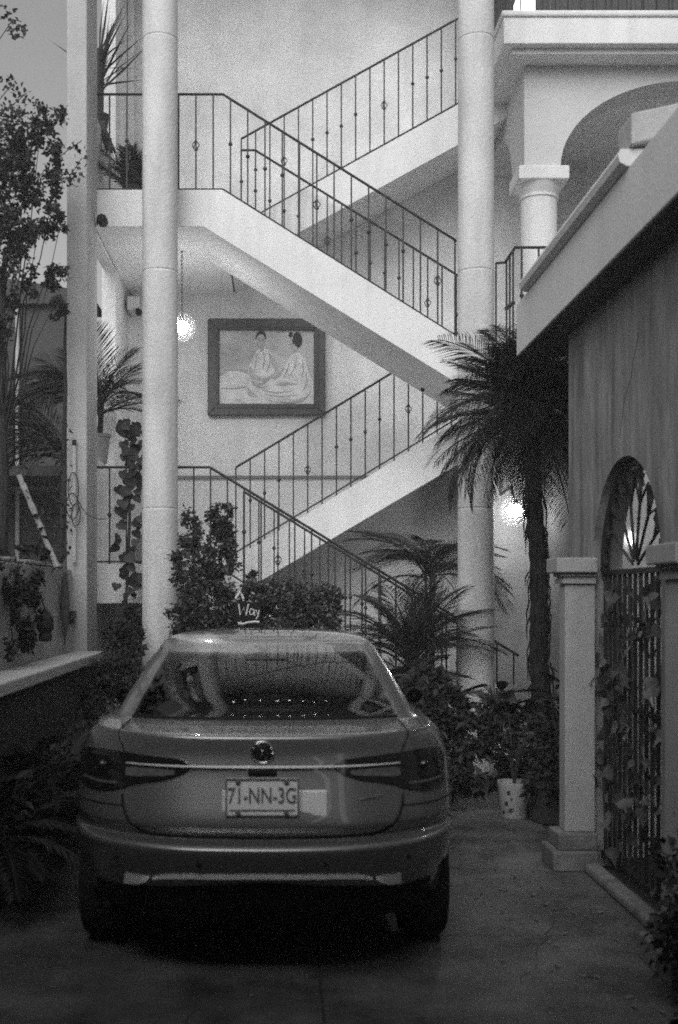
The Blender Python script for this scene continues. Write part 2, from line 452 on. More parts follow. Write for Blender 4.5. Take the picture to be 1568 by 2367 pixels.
# balcony slab with moulding
MB().box(2.19, 6.0, 11.4, 14.6, 7.075, 7.335).build('balcony_slab', 'white', arc, bevel=0.01)
MB().box(2.165, 6.0, 11.375, 14.6, 7.336, 7.398).build('slab_moulding', 'white', arc, bevel=0.02)
MB().box(2.29, 6.0, 11.50, 14.6, 7.02, 7.074).build('slab_underband', 'white', arc)
def arch_poly(u0, u1, z0, z1, c, a, spring, b, n=28):
    """wall panel u0..u1 x spring..z1 with an elliptic arch of centre c, half span a, rise b (list of quads)"""
    pts = [(c - a*math.cos(math.pi*i/n), spring + b*math.sin(math.pi*i/n)) for i in range(n+1)]
    return pts
def arch_wall(name, u0, u1, zt, c, a, spring, b, t0, t1, axis, m, parent, zb=None, n=32):
    mb = MB()
    pts = arch_poly(u0, u1, 0, zt, c, a, spring, b, n)
    def P(u, w, t): return (u, t, w) if axis == 'y' else (t, u, w)
    for (t, flip) in ((t0, False), (t1, True)):
        base = len(mb.v)
        vs = [P(u, w, t) for u, w in pts] + [P(u, zt, t) for u, w in pts]
        k = len(pts)
        fs = [(i, i+1, k+i+1, k+i) for i in range(k-1)]
        mb.add(vs, fs)
    # intrados
    vs = [P(u, w, t0) for u, w in pts] + [P(u, w, t1) for u, w in pts]
    k = len(pts)
    mb.add(vs, [(i, i+1, k+i+1, k+i) for i in range(k-1)])
    # piers
    zb = spring if zb is None else zb
    for (a0, a1) in ((u0, c-a), (c+a, u1)):
        if a1 - a0 > 1e-4:
            lo = P(a0, zb, t0); hi = P(a1, zt, t1)
            mb.box(min(lo[0],hi[0]), max(lo[0],hi[0]), min(lo[1],hi[1]), max(lo[1],hi[1]), zb, zt)
    return mb.build(name, m, parent)
arch_wall('arch_wall', XC, 6.0, 7.02, 4.125, 1.29, 6.0, 0.865, 11.75, 12.14, 'y', 'arcade', arc)
arch_wall('side_arch_wall', 12.142, 14.3, 7.02, 13.2, 0.85, 6.0, 0.75, XC, XC+0.36, 'x', 'arcade', arc)
MB().box(2.19, 6.0, 14.3, 14.5, 3.77, 9.6).build('rear_wall', 'wall', arc)
MB().box(3.55, 4.6, 14.26, 14.31, 3.8, 6.0).build('doorway', 'wood_dark', arc)
# corner column
cc = MB().lathe([(0.19,3.77),(0.19,3.9),(0.188,4.0),(0.185,5.72),(0.20,5.725),(0.20,5.745),(0.19,5.75),(0.195,5.77),(0.22,5.80),(0.225,5.82),(0.245,5.85),(0.25,5.86)], (2.66, 11.97, 0), 40).build('corner_column', 'white', arc); smooth_by_angle(cc, 30)
MB().box(2.405, 2.915, 11.71, 12.23, 5.86, 5.998).build('capital', 'white', cc, bevel=0.012)
# ground storey wall with lamp
MB().box(2.05, 2.6, 12.0, 12.2, 0, 3.35).build('ground_wall', 'leftwall', arc)
# upper storey behind balcony: dark louvred doors
lw = MB().box(2.2, 6.0, 12.9, 13.0, 7.4, 9.6).build('upper_wall', 'wood_dark', arc)
for i in range(26):
    x = 2.35 + i*0.14
    MB().box(x, x+0.03, 12.86, 12.9, 7.45, 9.5).build('slat', 'wood_dark', lw)
railing('balcony_railing', 'dark iron balcony railing at the very top right above the white slab',
        [(2.26, 14.0, 7.40), (2.26, 11.46, 7.40), (5.4, 11.46, 7.40)], 0.95, 0.15, 0.1, ph=1, group='terrace railings', foot=0.0)
railing('terrace_railing', 'thin iron railing at the terrace edge left of the arcade column',
        [(1.98, 10.68, 3.77), (2.06, 10.66, 3.77), (2.06, 10.2, 3.77), (3.4, 10.2, 3.77)], 0.94, 0.15, 0.0, ph=1, group='terrace railings', foot=0.1)
MB().box(2.04, 5.2, 10.16, 11.75, 3.36, 3.766).build('terrace_slab', 'white', arc)
lan = MB().box(2.42, 2.62, 11.9, 12.05, 7.42, 7.78).build('porch_lantern', 'lantern')
tag(lan, 'lit white lantern on the balcony at the top edge', 'lantern')
MB().box(2.50, 2.56, 11.87, 11.9, 7.42, 7.56).build('lantern_bracket', 'wood_dark', lan)

# ---------------------------------------------------------------- near right wing
wing = thing('terrace_wing', (2.2, 6.0, 0), 'right hand wing with combed stucco wall under an overhanging terrace slab', 'building')
XW = 1.90
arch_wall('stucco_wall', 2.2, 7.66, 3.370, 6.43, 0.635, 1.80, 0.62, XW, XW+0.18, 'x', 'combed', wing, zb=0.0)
MB().box(1.70, 5.2, 1.2, 8.37, 3.375, 3.745).build('terrace_edge', 'terrace', wing, bevel=0.006)
MB().prism([(1.69,3.747),(1.655,3.765),(1.645,3.80),(1.66,3.83),(1.95,3.83),(1.95,3.747)], 5.66, 8.02, 'y').build('coping', 'terrace', wing)
MB().box(1.715, 5.2, 1.2, 8.355, 3.371, 3.3745).build('soffit_shade', 'wood_dark', wing)  # dark sheet added under the slab in place of its deep shade
# tilted concrete beam end over the terrace edge
bm_ = MB().prism([(1.70,3.835),(2.02,3.91),(2.02,4.06),(1.70,3.99)], 5.62, 5.85, 'y').build('beam', 'leftwall', wing, bevel=0.01)
# recess behind the wall end; dark upper colour stands in for its shade
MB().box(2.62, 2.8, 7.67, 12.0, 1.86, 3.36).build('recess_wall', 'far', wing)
MB().box(2.61, 2.8, 7.67, 12.0, 0, 1.858).build('recess_low_wall', 'bird', wing)
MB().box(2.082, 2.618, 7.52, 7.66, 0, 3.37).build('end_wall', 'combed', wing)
# room behind the gate
MB().box(3.6, 3.75, 3.0, 7.5, 0, 3.37).build('inner_wall', 'wall', wing)
MB().box(2.10, 3.6, 7.30, 7.5, 0, 3.37).build('inner_side_wall', 'wall', wing)

def gate_pillar(y0, y1, x0, x1, label):
    t = thing('gate_pillar', ((x0+x1)/2, (y0+y1)/2, 0), label, 'pillar', 'stone pillars of the arched gate')
    MB().box(x0, x1, y0, y1, 0.22, 1.72).build('shaft', 'stone', t, bevel=0.008)
    MB().box(x0-0.02, x1-0.002, y0-0.02, y1+0.02, 1.721, 1.745).build('neck_band', 'stone', t)
    MB().box(x0-0.03, x1-0.002, y0-0.03, y1+0.03, 1.765, 1.785).build('neck_band', 'stone', t)
    MB().box(x0-0.012, x1-0.002, y0-0.012, y1+0.012, 1.744, 1.766).build('neck_recess', 'stone', t)
    MB().box(x0-0.065, x1-0.002, y0-0.065, y1+0.065, 1.786, 1.876).build('cap', 'stone', t, bevel=0.008)
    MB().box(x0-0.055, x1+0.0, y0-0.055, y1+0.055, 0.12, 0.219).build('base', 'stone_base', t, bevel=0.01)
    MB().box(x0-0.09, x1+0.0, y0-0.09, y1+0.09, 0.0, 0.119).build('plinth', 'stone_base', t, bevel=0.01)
gate_pillar(7.0, 7.15, 1.715, 1.898, 'stone pillar with moulded cap on the far side of the arched gate')
gate_pillar(4.93, 5.20, 1.72, 1.898, 'stone pillar cut off by the right edge on the near side of the gate')
k = MB().box(1.80, 1.897, 1.5, 6.9, 0, 0.06).build('kerb_stone', 'stone_base', bevel=0.02); tag(k, 'low stone kerb running along the foot of the right wall', 'kerb')

cp0 = [(XW-.0015, (lambda p: XW*F/(p-650))(px), 0) for px in (1475,1470,1462,1460,1450,1441,1438,1432)]
ck = MB()
for i, (px, py) in enumerate(zip((1475,1470,1462,1460,1450,1441,1438,1432), (770,805,840,868,900,935,965,1010))):
    Yk = (XW-.002)*F/(px-650); zk = EYE-(py-1376)/F*Yk; ck.v += [(XW-.002, Yk-.004, zk), (XW-.002, Yk+.004, zk)]
    if i: ck.f.append((2*i-2, 2*i-1, 2*i+1, 2*i))
ck.build('crack', 'wood_dark', wing)
# iron gate
gate = thing('iron_gate', (1.97, 6.43, 0), 'arched iron gate with fan shaped top and upright bars grown with leaves', 'gate')
GX = 1.965
for i in range(13):
    y = 5.84 + i*0.0985
    MB().box(GX-0.009, GX+0.009, y-0.009, y+0.009, 0.05, 1.78).build('bar', 'iron', gate)
MB().box(GX-0.014, GX+0.014, 5.80, 7.06, 1.77, 1.80).build('cross_rail', 'iron', gate)
MB().box(GX-0.014, GX+0.014, 5.80, 7.06, 0.06, 0.10).build('cross_rail', 'iron', gate)
MB().box(GX-0.014, GX+0.014, 5.80, 7.06, 1.0, 1.03).build('cross_rail', 'iron', gate)
MB().tube([(GX, 6.43-0.60*math.cos(math.pi*i/24), 1.80+0.585*math.sin(math.pi*i/24)) for i in range(25)], 0.028, 6).build('arch_ring', 'iron', gate)
for i in range(1, 7):
    a = math.pi*i/7
    MB().tube([(GX, 6.43-0.05*math.cos(a), 1.80+0.05*math.sin(a)), (GX, 6.43-0.60*math.cos(a), 1.80+0.585*math.sin(a))], 0.009, 6).build('fan_bar', 'iron', gate)
    a2 = a + math.pi/14
    if i < 6:
        MB().tube([(GX, 6.43-0.36*math.cos(a), 1.80+0.36*math.sin(a)), (GX, 6.43-0.52*math.cos(a2), 1.80+0.50*math.sin(a2)), (GX, 6.43-0.36*math.cos(a+math.pi/7), 1.80+0.36*math.sin(a+math.pi/7))], 0.008, 6).build('fan_curve', 'iron', gate)
for i in range(9):
    a = math.pi*(i+0.5)/9
    m = MB(); c = Vector((GX-0.01, 6.43-0.52*math.cos(a), 1.80+0.50*math.sin(a)))
    for q in range(7):
        b = 2*math.pi*q/7
        m.leaf(c, (-0.25, math.cos(b), math.sin(b)), (-1,0,0.01), 0.075, 0.06)
    m.build('iron_leaf', 'iron', gate)

# ---------------------------------------------------------------- left side
lwall = MB().box(-2.10, -1.90, 5.0, 10.55, 0, 1.885).build('garden_wall', 'leftwall', bevel=0.015)
tag(lwall, 'grey plastered garden wall at the left with a ledge in front', 'wall')
m = MB()
for i in range(26):
    y = 5.2 + i*0.2 + rnd.uniform(-.05,.05)
    m.box(-2.1 + rnd.uniform(0,.05), -1.89 - rnd.uniform(0,.02), y, y+0.19, 1.886, 1.905 + rnd.uniform(0, .025))
m.build('coping', 'leftwall', lwall, bevel=0.01)
pl = thing('planter_ledge', (-1.75, 8.0, 0), 'pale cement ledge on a dark planter wall along the left side', 'planter')
MB().box(-1.898, -1.62, 4.5, 10.58, 1.055, 1.14).build('ledge', 'ledge', pl, bevel=0.012)
MB().box(-1.898, -1.66, 4.5, 10.56, 0, 1.053).build('planter_wall', 'soil', pl)
nb = thing('neighbour_house', (-4.5, 14.2, 0), 'dark painted neighbouring house wall behind the tree on the left', 'building')
MB().box(-8.0, -2.35, 14.0, 14.4, 0, 5.15).build('wall', 'far', nb)
MB().prism([(-8,5.15),(-2.2,5.15),(-2.35,5.3),(-8,6.2)], 13.9, 14.6, 'y').build('roof', 'far', nb)
wd = MB().box(-4.4, -3.28, 13.97, 14.0, 3.2, 4.3).build('window', 'carblack', nb)
MB().box(-3.30, -3.22, 13.93, 14.0, 3.1, 4.4).build('window_frame', 'far', wd)
MB().tube([(-3.17, 13.94, 0), (-3.17, 13.94, 5.1)], 0.025, 8).build('drain_pipe', 'pillar', nb)
MB().box(-4.6, -2.3, 12.6, 13.9, 2.95, 3.06).build('lean_to', 'far', nb)

# added unseen behind the camera: canopy and walls that keep the drive in shade
cp = thing('shade_canopy', (0, 0.4, 0), 'unseen deep canopy added behind the viewer to shade the drive', 'canopy')
MB().box(-2.3, 1.68, -2.4, 1.9, 3.15, 3.5).build('roof', 'bird', cp)
MB().box(-2.3, -2.0, -2.2, 1.9, 0, 3.15).build('wall', 'bird', cp)
MB().box(1.9, 2.2, -2.2, 1.19, 0, 3.15).build('wall', 'bird', cp)
MB().box(-2.0, 1.9, -2.3, -2.2, 0, 3.15).build('shade_panel', 'bird', cp)  # added panel that cuts low light from behind
o = MB().box(-2.7, -2.4, -2.2, 8.5, 0, 3.7).build('left_shade_wall', 'far'); tag(o, 'unseen tall dark wall added beyond the garden wall to block light', 'wall')  # put outside the view to darken the left side
MB().box(3.2, 5.0, 1.2, 8.0, 3.76, 7.6).build('right_shade_block', 'combed', wing)  # unseen mass added to block the sky on the right
MB().box(-14, 14, -16, -15, 0, 5.5).build('back_shade_wall', 'far').__setitem__('label', 'unseen long dark wall added behind the viewer to block low light')  # added out of view to raise the horizon and cut light
bpy.data.objects['back_shade_wall']['category'] = 'wall'

# ================================================================== CAR
CX, CY = -0.078, 4.73
car = thing('parked_car', (CX, CY+2.2, 0), 'grey four door sedan parked tail first in the driveway', 'car')
# z, W, yr, yf, Lr, n
RG = np.array([
 (.20,.70,.46,4.10,.60,2.6),(.255,.79,.24,4.32,.80,2.6),(.33,.845,.165,4.40,.86,2.6),(.415,.868,.120,4.43,.90,2.6),
 (.45,.874,.092,4.44,.90,2.6),(.50,.880,.056,4.45,.90,2.6),(.555,.884,.022,4.45,.90,2.6),(.60,.886,.000,4.45,.90,2.6),
 (.618,.886,.016,4.45,.90,2.6),(.630,.885,.078,4.45,.88,2.6),(.643,.885,.090,4.45,.88,2.6),(.672,.886,.074,4.45,.88,2.6),
 (.688,.887,.056,4.44,.88,2.6),(.71,.887,.060,4.43,.88,2.6),(.80,.884,.093,4.40,.88,2.6),(.90,.876,.128,4.30,.88,2.6),
 (.93,.870,.136,4.22,.86,2.6),(.985,.852,.150,3.95,.84,2.6),(1.025,.826,.152,3.65,.80,2.6),(1.045,.802,.154,3.55,.76,2.6),
 (1.058,.784,.174,3.50,.70,2.7),(1.060,.766,.36,3.42,.52,2.9),(1.064,.742,.59,3.32,.33,2.3),(1.074,.728,.645,3.26,.29,2.15),
 (1.14,.701,.800,3.14,.29,2.15),(1.20,.674,.954,3.02,.29,2.15),(1.26,.647,1.119,2.90,.29,2.15),(1.315,.620,1.280,2.80,.29,2.15),
 (1.365,.595,1.435,2.72,.29,2.15),(1.402,.570,1.555,2.64,.29,2.2),(1.428,.51,1.72,2.56,.28,2.4),(1.442,.40,1.86,2.48,.26,2.4),(1.449,.22,1.98,2.42,.2,2.4),(1.450,.02,2.1,2.3,.05,2.2)])
NR = len(RG)
def ring(t):
    t = max(0, min(NR-1, t)); i = min(int(t), NR-2); f = t - i
    p1, p2 = RG[i], RG[i+1]
    d = p2 - p1
    def slope(k):
        if k <= 0 or k >= NR-1: return RG[min(k+1,NR-1)] - RG[max(k-1,0)]
        a, b = RG[k]-RG[k-1], RG[k+1]-RG[k]
        s = np.where(a*b > 0, 2*a*b/np.where(np.abs(a+b) < 1e-9, 1, a+b), 0.0)
        return s
    m1, m2 = slope(i), slope(i+1)
    h = f
    return p1*(2*h**3-3*h**2+1) + m1*(h**3-2*h**2+h) + p2*(-2*h**3+3*h**2) + m2*(h**3-h**2)
_ts = np.linspace(0, NR-1, (NR-1)*12+1)
_zs = np.array([ring(t)[0] for t in _ts])
def t_of_z(z): return float(np.interp(z, _zs, _ts))
def rear_pt(x, t, off=0.0):
    z, W, yr, yf, L, n = ring(t)
    u = min(abs(x)/W, 0.9999)
    y = yr + L*(1-(1-u**n)**(1/n))
    if off:
        e = 0.004
        u2 = min((abs(x)+e)/W, 0.99995)
        dy = (yr + L*(1-(1-u2**n)**(1/n)) - y)/e
        r1 = ring(t+0.15); r0 = ring(t-0.15)
        dz = r1[0]-r0[0]; dyy = r1[2]-r0[2]
        nv = Vector((math.copysign(dy, x), -1, 0)).normalized()
        sl = Vector((0, -dz, dyy)); 
        if sl.length > 1e-6:
            sl.normalize(); nv = (nv + Vector((0, sl.y+1, sl.z))).normalized()
        return Vector((CX + x, CY + y, z)) + nv*off
    return Vector((CX + x, CY + y, z))
sub = 3
tt = [i/sub for i in range((NR-1)*sub+1)]
nr_, ns_, nf_ = 16, 34, 10
def half(t):
    z, W, yr, yf, L, n = ring(t); pts = []
    for i in range(nr_+1):
        a = math.pi/2*i/nr_
        pts.append((W*math.sin(a)**(2/n), yr + L*(1-math.cos(a)**(2/n))))
    Lf = min(0.8, max(0.1,(yf-yr)*0.28)); y0, y1 = yr+L, yf-Lf
    for i in range(1, ns_+1): pts.append((W, y0+(y1-y0)*i/ns_))
    for i in range(1, nf_+1):
        a = math.pi/2*i/nf_
        pts.append((W*max(math.cos(a),0)**(2/2.6), y1 + Lf*math.sin(a)**(2/2.6)))
    return z, pts
vs = []; cols = None
WHEELS = [(0.93, 0.345), (3.50, 0.345)]
for t in tt:
    z, h = half(t)
    full = h + [(-x, y) for x, y in h[-2:0:-1]]
    cols = len(full)
    vs += [(x, y, z) for x, y in full]
fs = []
def inwheel(q):
    c = [sum(vs[i][k] for i in q)/len(q) for k in range(3)]
    return abs(c[0]) > 0.72 and any((c[1]-wy)**2 + (c[2]-0.31)**2 < wr**2 for wy, wr in WHEELS)
for i in range(len(tt)-1):
    for j in range(cols):
        q = (i*cols+j, i*cols+(j+1)%cols, (i+1)*cols+(j+1)%cols, (i+1)*cols+j)
        if tt[i] < 12 and inwheel(q): continue
        tm = tt[i] + 0.5/sub
        if 23.2 < tm < 27.45:
            jj = j if j < cols//2 else cols-1-j
            cxm = abs(sum(vs[k][0] for k in q)/4); sm = (tm-23.05)/(27.6-23.05)
            if jj < nr_ and cxm < 0.628-0.105*sm**0.9-0.012: continue
            if nr_ + 2 <= jj < nr_ + ns_ - 2 and 23.5 < tm < 27.1: continue
            if jj >= nr_ + ns_ + 2 and 23.5 < tm < 27.3: continue
        fs.append(q)
fs.append(tuple((len(tt)-1)*cols+j for j in range(cols)))
# snap arch edge
used = {}
for q in fs:
    for a, b in zip(q, q[1:]+q[:1]): used[(min(a,b),max(a,b))] = used.get((min(a,b),max(a,b)),0)+1
edgev = {v for e, c in used.items() if c == 1 for v in e}
for v in edgev:
    x, y, z = vs[v]
    if abs(x) > 0.7 and z > 0.21:
        for wy, wr in WHEELS:
            d = math.hypot(y-wy, z-0.31)
            if d < wr*1.35:
                vs[v] = (x, wy+(y-wy)*wr/d, 0.31+(z-0.31)*wr/d)
mb = MB(); mb.add([(CX+x, CY+y, z) for x, y, z in vs], fs)
body = mb.build('body', 'paint', car, smooth=True)
MB().box(CX-0.62, CX+0.62, CY+0.75, CY+4.2, 0.15, 0.34).build('underbody', 'tyre', car)

def patch(name, m, xl, xr, t0, t1, off, parent, nx=24, nt=12, smooth=True):
    """surface patch between the curves xl(s), xr(s), s in 0..1 from ring t0 to t1"""
    mb = MB(); vs = []
    for i in range(nt+1):
        s = i/nt; t = t0+(t1-t0)*s
        a, b = xl(s), xr(s)
        for j in range(nx+1): vs.append(rear_pt(a+(b-a)*j/nx, t, off))
    fs = [(i*(nx+1)+j, i*(nx+1)+j+1, (i+1)*(nx+1)+j+1, (i+1)*(nx+1)+j) for i in range(nt) for j in range(nx)]
    mb.add(vs, fs)
    return mb.build(name, m, parent, smooth=smooth)
def colpatch(name, m, prof, off, parent, nx=30, nz=6, mirror=1, low=None):
    """patch given by (x, z_low, z_high) stations; built column by column"""
    vs = []; xs = [p[0] for p in prof]
    for j in range(nx+1):
        x = xs[0]+(xs[-1]-xs[0])*j/nx
        lo = float(np.interp(x, xs, [p[1] for p in prof])); hi = float(np.interp(x, xs, [p[2] for p in prof]))
        for i in range(nz+1): vs.append(rear_pt(x*mirror, t_of_z(lo+(hi-lo)*i/nz), off if low is None else low+(off-low)*i/nz))
    k = nz+1
    fs = [(j*k+i, j*k+i+1, (j+1)*k+i+1, (j+1)*k+i) if mirror < 0 else (j*k+i, (j+1)*k+i, (j+1)*k+i+1, j*k+i+1) for j in range(nx) for i in range(nz)]
    # skirt so that the piece has an edge
    back = MB(); n0 = len(vs)
    rim = [j*k for j in range(nx+1)] + [nx*k+i for i in range(1, nz+1)] + [j*k+nz for j in range(nx-1,-1,-1)] + [i for i in range(nz-1,0,-1)]
    ctr = Vector((0, 0.03, 0))
    vv = list(vs) + [vs[r]+Vector((0,0.03,0)) for r in rim]
    q = len(rim)
    fs += [(rim[a], rim[(a+1)%q], n0+(a+1)%q, n0+a) for a in range(q)]
    return MB().add(vv, fs).build(name, m, parent, smooth=False)
def ribbon(name, m, pts, w, off, parent):
    """narrow strip along (x,z) points on the tail"""
    P = [rear_pt(x, t_of_z(z), off) for x, z in pts]
    return MB().tube(P, w/2, 6).build(name, m, parent, smooth=True)

# rear screen
rs = patch('rear_screen', 'glass', lambda s: -(0.628-0.105*s**0.9), lambda s: 0.628-0.105*s**0.9, 23.05, 27.6, 0.004, car, 30, 18)
MB().tube([rear_pt(-0.625+1.25*i/20, 23.0, 0.004) for i in range(21)], 0.008, 6).build('seal', 'carblack', rs)
# windscreen and cabin
vsw = []
for i in range(9):
    t = 23.3 + 4.2*i/8; z, W, yr, yf, L, n = ring(t)
    Lf = min(0.8, max(0.1,(yf-yr)*0.28))
    for j in range(21):
        a = math.pi*(j/20); c_ = math.cos(a)
        vsw.append((CX + W*math.copysign(abs(c_)**(2/2.6), c_)*1.002, CY + yf - Lf + Lf*math.sin(a)**(2/2.6) + 0.004, z))
MB().add(vsw, [(i*21+j, i*21+j+1, (i+1)*21+j+1, (i+1)*21+j) for i in range(8) for j in range(20)]).build('windscreen', 'glass', car, smooth=True)
MB().box(CX-.62, CX+.62, CY+.62, CY+1.42, .98, 1.03).build('parcel_shelf', 'seat', car, bevel=.01)
MB().box(CX-.64, CX+.64, CY+1.40, CY+1.62, .45, 1.06).build('rear_seat', 'seat', car, bevel=.05)
for hx_ in (-.38, 0, .38):
    MB().box(CX+hx_-.12, CX+hx_+.12, CY+1.44, CY+1.54, 1.055, 1.17 if hx_ else 1.12).build('headrest', 'seat', car, bevel=.035)
for hx_ in (-.36, .36):
    MB().box(CX+hx_-.24, CX+hx_+.24, CY+2.35, CY+2.50, .5, 1.10).build('front_seat', 'seat', car, bevel=.05)
    MB().box(CX+hx_-.13, CX+hx_+.13, CY+2.37, CY+2.47, 1.12, 1.27).build('headrest', 'seat', car, bevel=.04)
MB().box(CX-.66, CX+.66, CY+2.95, CY+3.3, .6, 1.02).build('dashboard', 'seat', car, bevel=.04)
# tail lamps
lamp_prof = [(.300,.922,.928),(.32,.905,.945),(.345,.890,.955),(.41,.868,.960),(.50,.853,.966),(.56,.840,.970),(.60,.822,.972),(.66,.806,.974),(.72,.798,.973),(.78,.797,.966),(.83,.806,.948),(.85,.83,.93)]
for sg in (1, -1):
    l = colpatch('tail_lamp', 'lamp_red', lamp_prof, 0.006, car, 36, 6, sg)
    colpatch('reflector', 'lamp_clear', [(.37,.892,.908),(.42,.884,.912),(.56,.874,.912),(.585,.876,.905)], 0.010, l, 14, 2, sg)
    c = rear_pt(sg*0.70, t_of_z(0.905), 0.007)
    MB().sphere(c, 0.022, 10, 6).build('lens', 'lamp_red', l, smooth=True)
    colpatch('lens_line', 'lamp_clear', [(.62,.838,.846),(.70,.832,.841),(.80,.834,.842)], 0.009, l, 10, 1, sg)
    # bumper trim at each end of the bright strip
    tr = colpatch('exhaust_trim', 'chrome_shine', [(.475,.464,.468),(.50,.446,.468),(.53,.434,.468),(.585,.430,.468)], 0.004, car, 10, 3, sg, low=0.022)
cs = colpatch('chrome_strip', 'chrome_shine', [(-.585,.926,.930),(-.4,.924,.931),(0,.923,.932),(.4,.924,.931),(.585,.926,.930)], 0.006, car, 40, 2, low=0.014)  # lower edge pushed out so the strip looks lit from above
bs = colpatch('bumper_strip', 'chrome_shine', [(-.46,.462,.468),(-.40,.472,.486),(-.3,.480,.493),(0,.484,.498),(.3,.480,.493),(.40,.472,.486),(.46,.462,.468)], 0.004, car, 40, 2, low=0.013)
# boot lid seam, drawn as a real groove filler
seam = [(-.60,.80),(-.595,.76),(-.58,.72),(-.555,.685),(-.52,.658),(-.47,.646),(-.40,.642),(0,.640),(.40,.642),(.47,.646),(.52,.658),(.555,.685),(.58,.72),(.595,.76),(.60,.80)]
ss = []
for i in range(len(seam)-1):
    for q in range(5):
        f = q/5; ss.append((seam[i][0]+(seam[i+1][0]-seam[i][0])*f, seam[i][1]+(seam[i+1][1]-seam[i][1])*f))
ss.append(seam[-1])
ribbon('lid_seam', 'carblack', ss, 0.012, 0.0, car)
for sg in (1,-1):
    ribbon('lid_seam', 'carblack', [(sg*.60,.975),(sg*.612,1.0),(sg*.63,1.03),(sg*.635,1.045),(sg*.632,1.058),(sg*.63,1.066)], 0.006, 0.001, car)
    ribbon('bumper_seam', 'carblack', [(sg*(.60+.02*i),.755-.001*i) for i in range(14)], 0.006, 0.001, car)
# dark diffuser below the strip
colpatch('diffuser', 'carblack', [(-.74,.27,.40),(-.6,.25,.40),(0,.25,.455),(.6,.25,.40),(.74,.27,.40)], 0.006, car, 30, 4)
# number plate, backing board and lettering
ty = t_of_z(0.82)
pb = rear_pt(0, ty).y
bk = MB().box(CX-0.166, CX+0.268, pb-0.020, pb+0.03, 0.732, 0.836).build('plate_backing', 'plate_back', car, bevel=0.003)
plt = MB().box(CX-0.152, CX+0.152, pb-0.034, pb-0.022, 0.735, 0.892).build('number_plate', 'plate', car, bevel=0.004)
for (a0,a1,b0,b1) in ((-.152,.152,.735,.741),(-.152,.152,.886,.892),(-.152,-.146,.741,.886),(.146,.152,.741,.886)):
    MB().box(CX+a0, CX+a1, pb-0.039, pb-0.0345, b0, b1).build('plate_frame', 'ink', plt)
MB().box(CX-0.135, CX+0.135, pb-0.036, pb-0.0345, 0.757, 0.763).build('print_line', 'ink', plt)
for bx in (-.10, .10):
    for bz in (.748, .878):
        MB().lathe([(0.011,0),(0.011,0.006),(0.006,0.009)], (CX+bx, pb-0.034, bz), 10, 'y').build('bolt', 'ink', plt)
def text_mesh(body_txt, name, m, parent, loc, size, sx=1.0, rot=(R(90),0,0), ext=0.001, align='CENTER', shear=0):
    cu = bpy.data.curves.new(name, 'FONT'); cu.body = body_txt; cu.size = size; cu.extrude = ext
    cu.align_x = align; cu.align_y = 'CENTER'; cu.shear = shear; cu.offset = 0.0009
    tmp = bpy.data.objects.new('tmp_text', cu); col.objects.link(tmp)
    bpy.context.view_layer.update()
    me = bpy.data.meshes.new_from_object(tmp.evaluated_get(bpy.context.evaluated_depsgraph_get()))
    bpy.data.objects.remove(tmp); bpy.data.curves.remove(cu)
    me.materials.clear(); me.materials.append(M[m])
    o = place(name, me, parent, loc, Euler(rot).to_matrix().to_4x4(), (sx, 1, 1))
    return o
text_mesh('71-NN-3G', 'plate_lettering', 'ink', plt, (CX, pb-0.0355, 0.818), 0.092, 0.70)
for sx_ in (-.62, -.26, .26, .62):
    pp0 = rear_pt(sx_, t_of_z(.54), .002); MB().lathe([(.001,.004),(.010,.003),(.012,0)], pp0, 12, 'y').build('parking_sensor', 'carblack', car)
pl0 = rear_pt(0, t_of_z(.908), .004); MB().box(CX-.06, CX+.06, pl0.y-.012, pl0.y+.02, .898, .914).build('plate_lamp', 'carblack', car, bevel=.004)
# round badge
bp = rear_pt(0, t_of_z(0.99)); bdg = MB().lathe([(0.001,0.010),(0.036,0.008),(0.043,0.0),(0.043,-0.01)], (bp.x, bp.y-0.008, 0.99), 28, 'y').build('badge', 'carblack', car, smooth=True)
MB().tube([(bp.x+0.044*math.cos(2*math.pi*i/28), bp.y-0.012, 0.99+0.044*math.sin(2*math.pi*i/28)) for i in range(29)], 0.0055, 6).build('badge_ring', 'chrome', bdg, smooth=True)
def stroke(pts): return [(bp.x+a, bp.y-0.019, 0.99+b) for a, b in pts]
MB().tube(stroke([(-.017,.033),(0,.004),(.017,.033)]), 0.0038, 5).build('badge_letter', 'chrome', bdg)
MB().tube(stroke([(-.034,.018),(-.015,-.031),(0,-.002),(.015,-.031),(.034,.018)]), 0.0038, 5).build('badge_letter', 'chrome', bdg)
MB().tube([rear_pt(.40+.012*i, t_of_z(.792+.0012*i), 0.003) for i in range(10)], 0.0035, 5).build('model_badge', 'chrome', car)
